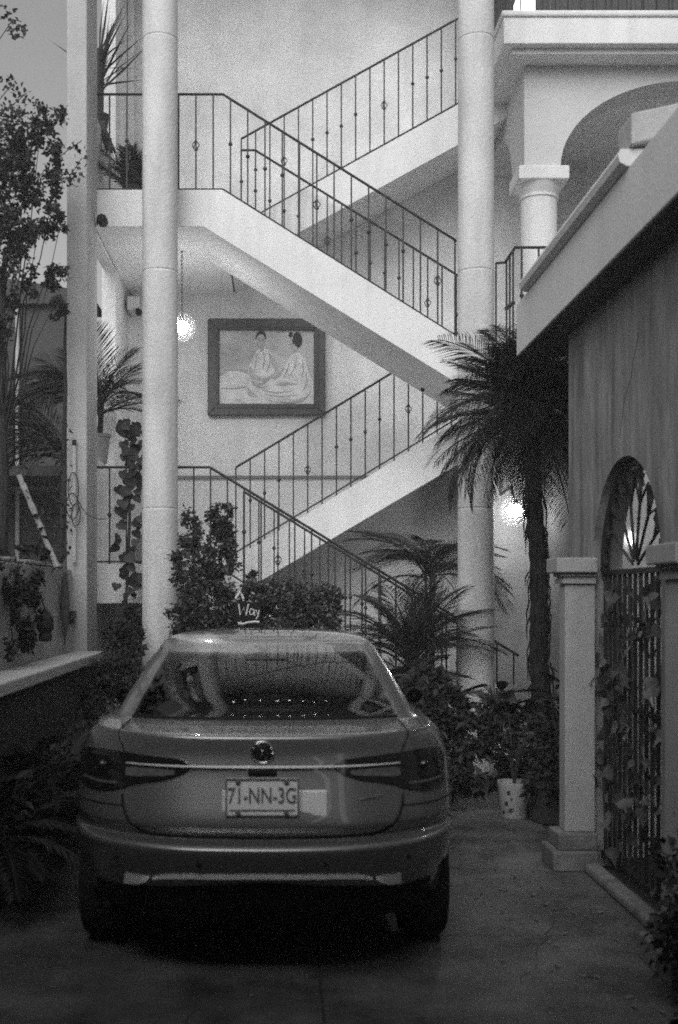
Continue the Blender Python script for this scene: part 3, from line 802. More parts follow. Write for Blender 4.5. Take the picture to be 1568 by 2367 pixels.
# side glass, mirrors, handles, seams
for sg in (1, -1):
    vs = []
    for i in range(9):
        t = 23.3+(27.3-23.3)*i/8; z, W, yr, yf, L, n = ring(t)
        for j in range(15):
            a = yr+L*0.98; b = yf-0.55
            vs.append((CX+sg*(W+0.004), CY+a+(b-a)*j/14, z))
    MB().add(vs, [(i*15+j, i*15+j+1, (i+1)*15+j+1, (i+1)*15+j) for i in range(8) for j in range(14)]).build('side_window', 'glass', car, smooth=True)
    mb = MB(); mb.sphere((CX+sg*0.93, CY+2.75, 1.01), 0.065, 12, 8, 0.75); mb.tube([(CX+sg*0.80, CY+2.82, 0.975),(CX+sg*0.92, CY+2.77, 0.99)], 0.022, 8)
    mr = mb.build('door_mirror', 'carblack', car, smooth=True)
    MB().lathe([(0.001,0.002),(0.046,0.0)], (CX+sg*0.93, CY+2.69, 1.01), 16, 'y').build('mirror_glass', 'glass', mr)
    for hy in (1.35, 2.25):
        MB().tube([(CX+sg*0.892, CY+hy, 0.86),(CX+sg*0.905, CY+hy+0.03, 0.862),(CX+sg*0.905, CY+hy+0.15, 0.864),(CX+sg*0.892, CY+hy+0.18, 0.866)], 0.013, 6).build('door_handle', 'chrome', car)
    for wy, _ in WHEELS:
        mb = MB().lathe([(0.20,-0.10),(0.285,-0.105),(0.305,-0.085),(0.312,-0.04),(0.312,0.04),(0.305,0.085),(0.285,0.105),(0.20,0.10)], (CX+sg*0.755, CY+wy, 0.312), 36, 'x')
        w = mb.build('wheel', 'tyre', car, smooth=True)
        MB().lathe([(0.01,0.07),(0.06,0.08),(0.17,0.06),(0.20,0.095),(0.205,0.05)], (CX+sg*0.755 if sg>0 else CX+sg*0.755-0.0, CY+wy, 0.312), 28, 'x').build('rim', 'rim', w, smooth=True)
#MB().tube([(CX+0.0, CY+1.52, 1.38),(CX+0.0, CY+1.40, 1.43),(CX+0.0, CY+1.37, 1.44)], 0.010, 6).build('roof_aerial', 'carblack', car)
# high brake lamp line inside top of the screen
MB().tube([rear_pt(-0.10+0.02*i, 27.0, 0.006) for i in range(11)], 0.006, 5).build('brake_lamp', 'lamp_red', car)

# ================================================================== LAMPS, PICTURE, SIGNS
g1 = at(421, 756, 12.0)
hl = thing('hanging_globe_lamp', g1, 'lit hanging globe lamp on a chain beside the left column under the landing', 'lamp', 'lit globe lamps')
MB().sphere(g1, 0.060, 20, 14).build('bulb', 'bulb', hl, smooth=True)
MB().sphere(g1, 0.15, 28, 18).build('glow_halo', 'halo_volume', hl, smooth=True)  # scatter ball added as the glow round the bulb
MB().lathe([(0.03,0.050),(0.032,0.075),(0.015,0.10),(0.008,0.14)], g1, 14).build('cap', 'iron', hl)
m = MB(); z = g1.z + 0.14; i = 0
while z < 5.20:
    m.tube([(g1.x + (0.010*math.cos(a) if i%2 else 0), g1.y + (0 if i%2 else 0.010*math.cos(a)), z+0.025+0.026*math.sin(a)) for a in [2*math.pi*q/8 for q in range(9)]], 0.003, 4); z += 0.042; i += 1
m.build('chain', 'iron', hl)
g2 = at(1191, 1180, 11.25)
wl_ = thing('wall_globe_lamp', g2, 'lit globe lamp glowing behind the palm trunk at the right column', 'lamp', 'lit globe lamps')
MB().sphere(g2, 0.062, 20, 14).build('bulb', 'bulb', wl_, smooth=True)
MB().sphere(g2, 0.155, 28, 18).build('glow_halo', 'halo_volume', wl_, smooth=True)  # same added glow ball for the second lamp
MB().tube([(g2.x, g2.y, g2.z+0.08), (g2.x, g2.y+0.2, g2.z+0.25), (g2.x, 12.0, g2.z+0.22)], 0.014, 6).build('arm', 'iron', wl_)
MB().lathe([(0.03,0.052),(0.032,0.08),(0.015,0.11)], g2, 14).build('cap', 'iron', wl_)
g3 = at(1458, 1245, 7.28)
bl = MB().sphere(g3, 0.014, 10, 8, 3.0).build('garden_bulb', 'bulb_gate', smooth=True); tag(bl, 'small lit bulb seen through the fan of the iron gate', 'lamp')
gb = MB().sphere((2.62, 6.62, 2.45), 0.05, 12, 8).build('gate_fill_bulb', 'fill_bulb', smooth=True); tag(gb, 'unseen fill bulb added behind the arched iron gate to light the room', 'lamp')  # placed out of view to brighten the walls behind the gate
MB().tube([(2.62,6.62,2.49),(2.62,6.62,3.37)], .005, 5).build('cord', 'iron', gb)
for i, (bx, by, bz) in enumerate([(-.9,11.9,8.9),(-.62,12.0,8.75),(-.3,11.9,8.8),(.05,12.1,8.95),(.3,11.9,8.7),(.62,12.0,8.85),(.9,11.9,8.9),(1.2,12.1,8.8)]):
    b = MB().sphere((bx,by,bz), 0.022, 8, 6).build('string_bulb', 'bulb_small', smooth=True)
    MB().tube([(bx,by,bz+0.02),(bx,by,9.8)], 0.004, 4).build('cord', 'iron', b)
    tag(b, ['leftmost','second','third','fourth','fifth','sixth','seventh','rightmost'][i] + ' of the small lit bulbs mirrored as dots in the rear screen, from the left', 'lamp', 'string bulbs under the roof')

# framed picture
fx0, fx1, fz0, fz1, fy = -0.862, 0.520, 3.765, 4.90, 13.66
pic = thing('framed_picture', (-0.17, 13.68, fz0), 'large framed picture of two pale seated figures on the wall under the stairs', 'picture')
fw = 0.135
def frame_piece(poly, m='frame'):
    MB().prism(poly, fy-0.055, fy+0.035, 'y').build('frame_rail', m, pic, bevel=0.012)
frame_piece([(fx0,fz0),(fx1,fz0),(fx1-fw,fz0+fw),(fx0+fw,fz0+fw)])
frame_piece([(fx0,fz1),(fx0+fw,fz1-fw),(fx1-fw,fz1-fw),(fx1,fz1)])
frame_piece([(fx0,fz0),(fx0+fw,fz0+fw),(fx0+fw,fz1-fw),(fx0,fz1)])
frame_piece([(fx1,fz0),(fx1,fz1),(fx1-fw,fz1-fw),(fx1-fw,fz0+fw)])
a0, a1, b0, b1 = fx0+fw*.62, fx1-fw*.62, fz0+fw*.62, fz1-fw*.62
for (x0,x1,z0,z1) in ((a0,a1,b0,b0+.022),(a0,a1,b1-.022,b1),(a0,a0+.022,b0+.022,b1-.022),(a1-.022,a1,b0+.022,b1-.022)):
    MB().box(x0,x1,fy-0.066,fy-0.05,z0,z1).build('frame_bead', 'frame2', pic)
ix0, ix1, iz0, iz1 = fx0+fw, fx1-fw, fz0+fw, fz1-fw
cv = MB().box(ix0, ix1, fy-0.01, fy+0.03, iz0, iz1).build('canvas', 'canvas', pic)
def blob(pts, m, lay):
    """closed smooth outline in canvas fractions"""
    n = len(pts); P = []
    for i in range(n):
        p0, p1, p2, p3 = [Vector(pts[(i+q-1) % n]) for q in range(4)]
        for s in range(6):
            t = s/6
            P.append(0.5*((2*p1)+(p2-p0)*t+(2*p0-5*p1+4*p2-p3)*t*t+(3*p1-p0-3*p2+p3)*t**3))
    P = [(ix0+(ix1-ix0)*min(max(p.x,0.002),.998), iz0+(iz1-iz0)*min(max(p.y,0.002),.998)) for p in P]
    MB().prism(P, fy-0.0105-0.0012*lay, fy-0.009, 'y').build('painted_shape', m, cv)
blob([(0,.0),(1,.0),(1,.33),(.8,.38),(.5,.30),(.3,.36),(.12,.40),(0,.36)], 'paint_a', 1)
blob([(.0,.40),(.10,.46),(.30,.47),(.42,.42),(.30,.36),(.10,.38)], 'paint_b', 2)
blob([(.02,.33),(.06,.43),(.16,.45),(.26,.43),(.34,.33),(.22,.24),(.06,.26)], 'paint_a', 3)
blob([(.30,.30),(.31,.48),(.36,.64),(.40,.73),(.46,.755),(.54,.72),(.60,.56),(.66,.38),(.60,.28),(.50,.20),(.38,.22)], 'paint_a', 4)
blob([(.52,.70),(.58,.62),(.63,.46),(.66,.36),(.60,.44),(.55,.56)], 'paint_c', 5)
blob([(.33,.52),(.31,.42),(.36,.33),(.46,.31),(.52,.37),(.44,.36),(.38,.40)], 'paint_c', 5)
blob([(.40,.82),(.402,.90),(.43,.945),(.465,.94),(.485,.89),(.48,.82),(.45,.765),(.43,.765)], 'paint_c', 6)
blob([(.425,.77),(.43,.72),(.46,.715),(.47,.77)], 'paint_c', 5)
blob([(.385,.88),(.395,.955),(.43,.995),(.47,.985),(.495,.93),(.49,.885),(.475,.935),(.44,.955),(.41,.935)], 'paint_d', 7)
blob([(.412,.872),(.428,.880),(.430,.870)], 'paint_d', 7)
blob([(.455,.872),(.470,.880),(.472,.870)], 'paint_d', 7)
blob([(.430,.812),(.445,.818),(.460,.812),(.445,.806)], 'paint_b', 7)
blob([(.60,.22),(.66,.42),(.70,.55),(.76,.655),(.82,.70),(.88,.66),(.93,.52),(.965,.35),(.95,.14),(.80,.06),(.55,.08),(.42,.14)], 'paint_a', 6)
blob([(.745,.80),(.75,.88),(.785,.93),(.83,.93),(.85,.86),(.83,.77),(.79,.72)], 'paint_c', 7)
blob([(.775,.84),(.785,.93),(.815,.975),(.85,.965),(.875,.90),(.87,.82),(.84,.77),(.81,.79)], 'paint_d', 8)
blob([(.735,.925),(.745,.975),(.775,.97),(.775,.92),(.755,.905)], 'paint_d', 8)
blob([(.66,.42),(.69,.50),(.62,.42),(.56,.36),(.60,.34)], 'paint_c', 8)
blob([(.33,.33),(.42,.28),(.52,.36),(.60,.44),(.58,.40),(.50,.30),(.40,.23)], 'paint_b', 7)
blob([(.60,.265),(.68,.30),(.78,.285),(.84,.27),(.72,.252),(.64,.245)], 'paint_b', 8)
blob([(.50,.06),(.70,.03),(.90,.08),(.965,.18),(.90,.06),(.75,.012)], 'paint_b', 8)
blob([(.30,.22),(.31,.12),(.40,.10),(.36,.16)], 'paint_c', 7)
for k_, fold in enumerate([[(.40,.68),(.385,.56),(.37,.44)], [(.47,.70),(.475,.58),(.46,.46)], [(.54,.66),(.53,.54),(.50,.42)], [(.82,.64),(.80,.50),(.74,.36)], [(.88,.60),(.89,.46),(.86,.30)],
        [(.74,.56),(.72,.46),(.68,.36)], [(.45,.19),(.60,.15),(.78,.18)], [(.48,.13),(.64,.10),(.82,.12)], [(.92,.42),(.93,.28),(.88,.18)], [(.02,.22),(.16,.21),(.30,.24)], [(.35,.27),(.42,.22),(.52,.24)]]):
    MB().tube([(ix0+(ix1-ix0)*a, fy-0.0205, iz0+(iz1-iz0)*b) for a, b in fold], [.003,.005,.002], 4).build('painted_fold', 'paint_b', cv)

# handwritten sign
sg0 = at(575, 1412, 10.0)
sign = thing('way_sign', (sg0.x, 10.0, 0), 'small dark board lettered Way in white standing in the hedge', 'sign')
bd = MB().box(sg0.x-0.12, sg0.x+0.11, 9.99, 10.02, sg0.z-0.09, sg0.z+0.075).build('board', 'board', sign, bevel=0.006)
MB().box(sg0.x-0.02, sg0.x+0.02, 10.0, 10.03, 0, sg0.z-0.11).build('post', 'board', sign)
def sp(pts, r=0.008): 
    P = [at(x, y, 9.985) for x, y in pts]
    MB().tube(P, r, 5).build('letter', 'chalk', bd)
sp([(552,1396),(556,1422),(564,1404),(569,1422),(575,1396)])
sp([(587,1410),(581,1407),(577,1414),(579,1421),(585,1420),(588,1409),(589,1423)], 0.006)
sp([(592,1410),(595,1421),(600,1409),(597,1424),(592,1431)], 0.006)
sp([(550,1440),(560,1443),(572,1439),(590,1437),(600,1438)], 0.010)
sp([(545,1384),(556,1368),(563,1384)], 0.012)

# cameras
c0 = at(237, 510, 11.05)
sc_ = thing('security_camera', (c0.x, c0.y, c0.z), 'black cube shaped camera on the left pillar below the upper landing edge', 'camera', 'security cameras')
MB().prism([(c0.x+0.052*math.cos(a), c0.z+0.052*math.sin(a)) for a in [R(20+90*i+d) for i in range(4) for d in (-22,22)]], c0.y-0.06, c0.y+0.06, 'y').build('camera_body', 'carblack', sc_, bevel=0.01)
MB().tube([(c0.x-0.02, c0.y, c0.z-0.01), (-1.78, c0.y, c0.z-0.03)], 0.022, 8).build('bracket', 'bird', sc_)
c1 = at(321, 722, 13.2)
sc2 = thing('dome_camera', (c1.x, c1.y, c1.z), 'small round black camera on a pale box beside the left column', 'camera', 'security cameras')
MB().sphere(c1, 0.042, 14, 10).build('camera_ball', 'carblack', sc2, smooth=True)
MB().box(c1.x-0.14, c1.x-0.0, 13.25, 13.66, c1.z+0.05, c1.z+0.20).build('junction_box', 'column', sc2, bevel=0.01)
MB().tube([(c1.x, c1.y, c1.z), (c1.x-0.03, 13.3, c1.z+0.08)], 0.02, 6).build('stem', 'carblack', sc2)
s0 = at(977, 901, 11.9)
sp_ = MB().sphere(s0, 0.022, 10, 8).build('soffit_spotlight', 'carblack', smooth=True); tag(sp_, 'tiny black round fitting under the sloping flight', 'spotlight')

# ================================================================== PLANTS
def unit(r):
    while True:
        v = Vector((r.uniform(-1,1), r.uniform(-1,1), r.uniform(-1,1)))
        if 0.05 < v.length < 1: return v.normalized()
def foliage(lobes, n, L, W, r, droop=0.2, shell=0.55):
    """leaves spread through ellipsoid lobes (centre, radii)"""
    mb = MB(); wts = [l[1][0]*l[1][1]*l[1][2] for l in lobes]; tot = sum(w**0.8 for w in wts)
    for (c, rad), w in zip(lobes, wts):
        k = int(n*(w**0.8)/tot); c = Vector(c)
        # sub clumps make light and dark masses
        clumps = [(unit(r)*(r.uniform(shell,1.0))) for _ in range(max(5, k//38))]
        for _ in range(k):
            d = r.choice(clumps) + unit(r)*r.uniform(0, 0.34)
            p = c + Vector((d.x*rad[0], d.y*rad[1], d.z*rad[2]))
            dirv = unit(r) + d*0.9 + Vector((0,0,-droop))
            mb.leaf(p, dirv, unit(r)+Vector((0,-0.3,0.8)), L*r.uniform(.6,1.25), W*r.uniform(.6,1.2))
    return mb
def branches(base, tips, r0, r, seg=6, wob=0.05):
    mb = MB(); base = Vector(base)
    for t in tips:
        t = Vector(t); pts = []
        for i in range(seg+1):
            f = i/seg; p = base.lerp(t, f)
            p += Vector((r.uniform(-wob,wob), r.uniform(-wob,wob), 0.15*wob*math.sin(f*3)))*(math.sin(f*math.pi))
            pts.append(p)
        mb.tube(pts, [max(r0*(1-0.85*i/seg), 0.003) for i in range(seg+1)], 6)
    return mb
def shrub(name, label, base, lobes, n, L, W, m, r, cat='shrub', group=None, r0=0.018):
    t = thing(name, base, label, cat, group)
    foliage(lobes, n, L, W, r).build('foliage', m, t)
    branches(base, [l[0] for l in lobes], r0, r).build('stem', 'bark', t)
    return t
def lobe(px, py, Y, rx, rz, ry=None):
    p = at(px, py, Y); s = Y/F
    return (p, (rx*s, (ry if ry else min(rx, rz)*s), rz*s))

# tree on the left
r1 = random.Random(3)
tb = (-2.45, 9.9, 0)
tree = thing('broadleaf_tree', tb, 'leafy tree behind the garden wall at the left, its leaves dark against the sky', 'tree')
lob = [lobe(20,330,9.8,75,110,.35), lobe(95,290,9.9,52,70,.3), lobe(60,420,9.8,80,70,.35), lobe(125,400,10.2,36,85,.25), lobe(20,520,9.7,70,90,.35),
       lobe(90,520,9.9,55,55,.3), lobe(30,640,9.7,55,75,.3), lobe(115,640,10.0,38,60,.25), lobe(135,540,10.1,22,60,.2), lobe(-60,420,9.8,90,170,.5), lobe(5,740,9.6,45,60,.25), lobe(130,700,10.1,22,40,.2)]
foliage(lob, 9800, 0.048, 0.036, r1, shell=0.20).build('crown', 'leaf_dark', tree)
MB().tube([tb, (-2.42,9.9,1.2), (-2.36,9.88,2.6), (-2.4,9.85,3.6), (-2.34,9.85,4.6)], [.07,.06,.05,.04,.02], 8).build('trunk', 'bark', tree)
branches((-2.37,9.88,3.0), [l[0] for l in lob], 0.011, r1).build('limb', 'bark', tree)
m = MB()
for (cx_, cy_, nn) in ((40,70,26),(20,45,10),(178,335,8),(168,400,9),(188,365,6),(30,200,14),(12,190,10),(60,215,8),(15,20,8)):
    c = at(cx_, cy_, 9.95)
    for _ in range(nn):
        d = unit(r1); m.leaf(c + Vector((d.x*.07, d.y*.06, d.z*.05)), unit(r1)+Vector((0,0,-.4)), unit(r1)+Vector((0,-.5,.5)), .055, .042)
m.build('outer_spray', 'leaf_dark', tree)['kind'] = 'stuff'
mb = MB()
for pts in ([(0,90),(30,45),(50,50)], [(130,370),(160,345),(190,325)], [(130,430),(160,410),(190,365)], [(0,230),(20,205),(32,195)], [(20,250),(45,230),(62,215)]):
    mb.tube([at(x,y,9.95) for x,y in pts], 0.004, 5)
mb.build('twig', 'bark', tree)

# palm fronds -----------------------------------------------------------------
def frond_mesh(name, L, n, leaf, wid, droop, m, r, spread=1.0, start=0.15, vee=0.25):
    mb = MB(); pts = []
    for i in range(13):
        f = i/12; pts.append(Vector((L*(f - 0.10*droop*f**3), 0, -droop*L*0.45*f**2.2)))
    mb.tube(pts, [0.010*(1-.8*i/12)+0.0018 for i in range(13)], 4)
    def P(f):
        x = f*12; i = min(int(x), 11); return pts[i].lerp(pts[i+1], x-i), (pts[i+1]-pts[i]).normalized()
    for i in range(n):
        f = start + (1-start)*(i+.5)/n
        p, t = P(f)
        ll = leaf*(0.55+0.9*math.sin(math.pi*min(f*0.92+.08,1.0)))*r.uniform(.85,1.1)
        for sg in (1,-1):
            d = (t*(0.75+0.5*f) + Vector((0, sg*spread, vee)) + Vector((r.uniform(-.12,.12), 0, r.uniform(-.15,.1)))).normalized()
            a = d.cross(Vector((0,0,1))).normalized()
            q = p + d*ll*0.55; e = p + d*ll + Vector((0,0,-ll*0.22))
            w = wid*0.5
            mb.add([p - t*w*.5, p + t*w*.5, q + a*w - Vector((0,0,0)), e, q - a*w], [(0,1,2,4),(2,3,4)])
    return mesh_only(mb, name, m)
rp = random.Random(5)
FR = [frond_mesh('frond', 0.92, 42, 0.235, 0.008, d, 'palm', rp, 1.35) for d in (0.6, 0.95, 1.25)]
FRdry = frond_mesh('frond', 0.72, 34, 0.16, 0.012, 1.1, 'palm_dry', rp, 0.5)
pb_ = Vector((2.11, 9.25, 0))
bp_ = thing('date_palm', pb_, 'big bushy palm with slender shaggy trunk standing in front of the right column', 'palm tree')
ct = Vector((2.00, 9.25, 3.18))
mb = MB(); N = 40
pts = [pb_.lerp(ct, i/N) + Vector((0.012*math.sin(i*.35), 0.01*math.cos(i*.3), 0)) for i in range(N+1)]
mb.tube(pts, [0.080 - 0.022*(i/N) + 0.009*(i % 2) + (0.02 if i < 3 else 0) for i in range(N+1)], 12)
mb.build('trunk', 'palm_bark', bp_)
mb = MB()
for i in range(150):     # fibre and old leaf bases on the trunk
    f = rp.uniform(0.15, 1.0); p = pb_.lerp(ct, f); a = rp.uniform(0, 2*math.pi); rr = 0.086-0.024*f
    s = Vector((p.x+rr*math.cos(a), p.y+rr*math.sin(a), p.z)); L = rp.uniform(.08,.26)
    mb.tube([s, s+Vector((math.cos(a)*.025, math.sin(a)*.025, -L*.4)), s+Vector((math.cos(a)*.02, math.sin(a)*.02, -L))], [.008,.006,.002], 4)
mb.build('trunk_fibre', 'palm_bark', bp_)['kind'] = 'stuff'
for i in range(170):
    az = i*2.399963 + rp.uniform(-.2,.2)
    el = 80 - 110*(i/169)**0.9 + rp.uniform(-8,8)
    sc = rp.uniform(.66,1.02)*(0.9 if el > 45 else 1.0)
    rot = Matrix.Rotation(az,4,'Z') @ Matrix.Rotation(-R(el),4,'Y') @ Matrix.Rotation(rp.uniform(-.5,.5),4,'X')
    place('frond', FR[0 if el > 30 else (1 if el > -10 else 2)], bp_, ct + Vector((0,0,rp.uniform(-.18,.10))), rot, sc)
for i in range(4):
    az = rp.uniform(0, 2*math.pi)
    rot = Matrix.Rotation(az,4,'Z') @ Matrix.Rotation(R(rp.uniform(58,80)),4,'Y')
    place('dead_frond', FRdry if i % 3 == 0 else FR[2], bp_, ct + Vector((0,0,-.05)), rot, rp.uniform(.35,.5))

def potted_palm(name, label, base, crown_z, nf, L, leaf, r, els, m='palm', droop=(.5,.9), stems=5, group=None, start=0.15, wid=0.012, cat='palm', n=30, fan=None):
    base = Vector(base); t = thing(name, base, label, cat, group)
    ms = [frond_mesh('frond', L, n, leaf, wid, d, m, r, start=start) for d in droop]
    mb = MB()
    for i in range(stems):
        a = 2*math.pi*i/stems
        mb.tube([base+Vector((.03*math.cos(a),.03*math.sin(a),0)), Vector((base.x+.05*math.cos(a), base.y+.05*math.sin(a), crown_z))], [.016,.010], 6)
    mb.build('stem', 'bark', t)
    for i in range(nf):
        az = (i*2.399963 + r.uniform(-.3,.3)) if fan is None else fan[0] + (fan[1]-fan[0])*r.random()
        el = r.uniform(*els)
        rot = Matrix.Rotation(az,4,'Z') @ Matrix.Rotation(-R(el),4,'Y') @ Matrix.Rotation(r.uniform(-.5,.5),4,'X')
        place('frond', ms[i % len(ms)], t, (base.x + r.uniform(-.04,.04), base.y + r.uniform(-.04,.04), crown_z - r.uniform(0,.15)), rot, r.uniform(.75,1.1))
    return t
def pot(parent, c, r0, r1_, h, m, z0):
    o = MB().lathe([(r0*.9,0),(r0,0.01),(r1_,h*.9),(r1_*1.08,h*.9),(r1_*1.08,h),(r1_*.9,h),(r1_*.88,h*.86),(0.001,h*.86)], (c[0],c[1],z0), 28).build('pot', m, parent); smooth_by_angle(o, 35)
    return o
rq = random.Random(21)
# palm on the low parapet, fronds both sides of the pillar
pp = potted_palm('parapet_palm', 'potted palm on the lower parapet with fronds spreading either side of the left pillar', (-1.875, 11.9, 3.3), 3.62, 22, 0.78, 0.24, rq, (15,80), droop=(.5,1.0), wid=0.010, group='palms along the left parapet')
pot(pp, (-1.875, 11.9), .09, .12, .30, 'potgrey', 3.0)
for i in range(8):
    rot = Matrix.Rotation(math.pi+rq.uniform(-.5,.5),4,'Z') @ Matrix.Rotation(-R(rq.uniform(5,40)),4,'Y')
    place('frond', FR[2], pp, (-1.9, 11.9, 3.75), rot, rq.uniform(.9,1.1))
# stiff leaved plant on the upper parapet
t = thing('stiff_leaf_plant', (-1.875, 11.9, 6.35), 'spiky long leaved plant above the upper landing railing beside the left pillar', 'plant', 'palms along the left parapet')
pot(t, (-1.875, 11.9), .08, .11, .22, 'potdark', 6.35)
mb = MB(); mb.tube([(-1.875,11.9,6.55),(-1.86,11.9,7.25)], [.055,.045], 8); mb.build('stem', 'leaf_dark', t)
blade = MB()
blade.add([(0,-.010,0),(0,.010,0),(.35,.013,.0),(.35,-.013,0),(.75,0,-.05)], [(0,1,2,3),(3,2,4)])
blade_me = mesh_only(blade, 'blade', 'leaf_dark')
for i in range(46):
    az = rq.uniform(-1.4, 1.4) if i < 34 else rq.uniform(2.4, 3.9)
    el = rq.uniform(20, 86)
    place('blade', blade_me, t, (-1.865, 11.9, rq.uniform(6.75,7.22)), Matrix.Rotation(az,4,'Z') @ Matrix.Rotation(-R(el),4,'Y') @ Matrix.Rotation(rq.uniform(-1.5,1.5),4,'X'), rq.uniform(.7,1.05))
# bunch of twigs hung on the railing, small plant on the landing
tw = MB()
b0 = at(232, 282, 11.7); b1_ = at(256, 350, 11.7)
for i in range(16):
    o = Vector((rq.uniform(-.03,.03), rq.uniform(-.03,.03), 0)); tw.tube([b0+o, b1_+o*1.6], .008, 4)
o = tw.build('twig_bundle', 'rope'); tag(o, 'bundle of dry twigs leaning behind the upper landing railing', 'twigs')
sp2 = at(305, 437, 11.6)
t2 = potted_palm('landing_plant', 'small feathery potted plant on the upper landing floor left of the column', (sp2.x, 11.6, 5.57), 5.75, 16, 0.50, 0.13, rq, (35,85), wid=0.009, droop=(.4,.8))
pot(t2, (sp2.x, 11.6), .07, .09, .16, 'potdark', 5.57)

# climbing plant with large heart leaves ----------------------------------------
heart = MB().add([(0,0,0),(.30,-.10,.02),(.52,.12,.03),(.48,.45,.02),(.22,.80,0),(0,1.02,-.06),(-.22,.80,0),(-.48,.45,.02),(-.52,.12,.03),(-.30,-.10,.02),(0,.45,-.05)],
                 [(10,0,1),(10,1,2),(10,2,3),(10,3,4),(10,4,5),(10,5,6),(10,6,7),(10,7,8),(10,8,9),(10,9,0)])
heart_me = mesh_only(heart, 'leaf', 'leaf_dark')
def climber(name, label, path, nl, size, r, spread, me=heart_me, cat='climber', face=None):
    P = [Vector(p) for p in path]; t = thing(name, P[0], label, cat)
    MB().tube(P, [.014]*len(P), 6).build('stem', 'bark', t)
    for i in range(nl):
        f = (i+r.random())/nl*(len(P)-1); k = min(int(f), len(P)-2); p = P[k].lerp(P[k+1], f-k)
        q = p + Vector((r.uniform(-1,1)*spread, r.uniform(-.8,.1)*spread, r.uniform(-.5,.5)*spread*.6))
        yaw = r.uniform(-.9,.9); 
        rot = Matrix.Rotation(yaw,4,'Z') @ Matrix.Rotation(R(90)+r.uniform(-.7,.5),4,'X') @ Matrix.Rotation(math.pi+r.uniform(-.9,.9),4,'Z')
        if face: rot = Matrix.Rotation(face,4,'Z') @ rot
        place('leaf', me, t, q, rot, size*r.uniform(.65,1.2))
    return t
rc = random.Random(8)
climber('heart_leaf_climber', 'tall climber with large heart shaped leaves beside the left column', [at(x,y,10.98) for x,y in ((292,1500),(292,1390),(296,1300),(300,1200),(298,1120),(303,1060),(306,1000),(308,975))], 86, 0.105, rc, 0.115)
cp_ = thing('vase', at(318,1275,11.5), 'pale vase on the low landing half hidden by the left column', 'vase')
pv = at(322, 1275, 11.6)
MB().lathe([(.05,0),(.09,.05),(.10,.15),(.07,.22),(.05,.27),(.065,.30)], (pv.x+.03, 11.6, 1.955), 20).build('vase_body', 'potgrey', cp_, smooth=True)

# bushes behind the car
rb = random.Random(14)
shrub('leafy_bush', 'tall small leaved bush right of the left column', (-0.72, 10.35, 0),
      [lobe(515,1210,10.4,34,52), lobe(500,1290,10.4,50,60), lobe(445,1230,10.5,30,60), lobe(440,1320,10.4,45,60), lobe(500,1390,10.3,55,60), lobe(440,1420,10.3,50,60), lobe(520,1180,10.4,16,30)], 7500, 0.050, 0.033, 'leaf', rb, cat='bush', group='bushes behind the car')
shrub('leafy_bush', 'low spreading bush beneath the stairs behind the car roof', (0.1, 10.5, 0),
      [lobe(610,1380,10.4,50,48), lobe(690,1390,10.5,55,50), lobe(750,1395,10.6,40,48), lobe(640,1440,10.4,70,50), lobe(730,1450,10.5,60,50), lobe(585,1345,10.5,26,18), lobe(560,1440,10.3,30,50)], 8000, 0.048, 0.031, 'leaf', rb, cat='bush', group='bushes behind the car')
shrub('leafy_bush', 'dark bush in the corner left of the left column below the low landing', (-1.45, 10.5, 0),
      [lobe(270,1480,10.2,60,50), lobe(300,1440,10.4,30,45), lobe(290,1560,10.0,70,70), lobe(230,1600,9.6,60,80)], 2200, 0.06, 0.04, 'leaf_dark', rb, cat='bush', group='bushes behind the car')
# feathery palms under the lower flight
potted_palm('feather_palm', 'feathery palm in the shade under the lower flight, its fronds across the railing', (1.20, 10.6, 0), 1.10, 46, 0.86, 0.17, rq, (38,86), droop=(.7,1.1,1.6), n=40, wid=0.007)
potted_palm('feather_palm', 'lower dark feathery palm at the foot of the stairs behind the car roof corner', (0.98, 10.2, 0), 0.75, 34, 0.66, 0.18, rq, (10,80), droop=(.9,1.3), n=44, wid=0.009)
potted_palm('feather_palm', 'tall drooping palm in the dark corner under the lower flight beside the right column', (1.50, 11.7, 0), 1.95, 34, 0.80, 0.20, rq, (-5,70), droop=(1.1,1.5), n=38, wid=0.008)
# bed plants on the right
rr_ = random.Random(30)
for i, (lab, base, lobes, n, L, W, mm) in enumerate([
    ('dark leafy shrub in the bed between the car and the right column', (1.35,9.2,0), [lobe(985,1600,9.2,60,55), lobe(1040,1650,9.0,60,70), lobe(990,1700,9.0,60,80), lobe(1040,1770,8.9,60,70), lobe(960,1570,9.4,35,35)], 2400, .09,.05,'leaf_dark'),
    ('dark shrub at the foot of the palm trunk', (1.85,9.0,0), [lobe(1130,1680,9.0,60,60), lobe(1210,1640,9.1,60,50), lobe(1180,1740,8.95,75,70), lobe(1260,1720,8.9,50,100), lobe(1110,1780,8.9,60,55)], 2400, .08,.045,'leaf_dark'),
    ('dark shrub squeezed beside the far gate pillar', (2.1,8.3,0), [lobe(1270,1800,8.3,45,60), lobe(1285,1660,8.4,30,60), lobe(1275,1740,8.3,40,70)], 1400, .07,.04,'leaf_dark')]):
    shrub('bed_shrub', lab, base, lobes, n, L, W, mm, rr_, group='shrubs in the right hand bed')
broad = MB().add([(0,0,0),(.16,.25,.03),(.20,.55,.02),(.10,.85,-.03),(0,1.0,-.10),(-.10,.85,-.03),(-.20,.55,.02),(-.16,.25,.03),(0,.5,-.03)],
                 [(8,0,1),(8,1,2),(8,2,3),(8,3,4),(8,4,5),(8,5,6),(8,6,7),(8,7,0)])
broad_me = mesh_only(broad, 'leaf', 'leaf'); broad_dk = mesh_only(broad, 'leaf', 'leaf_dark')
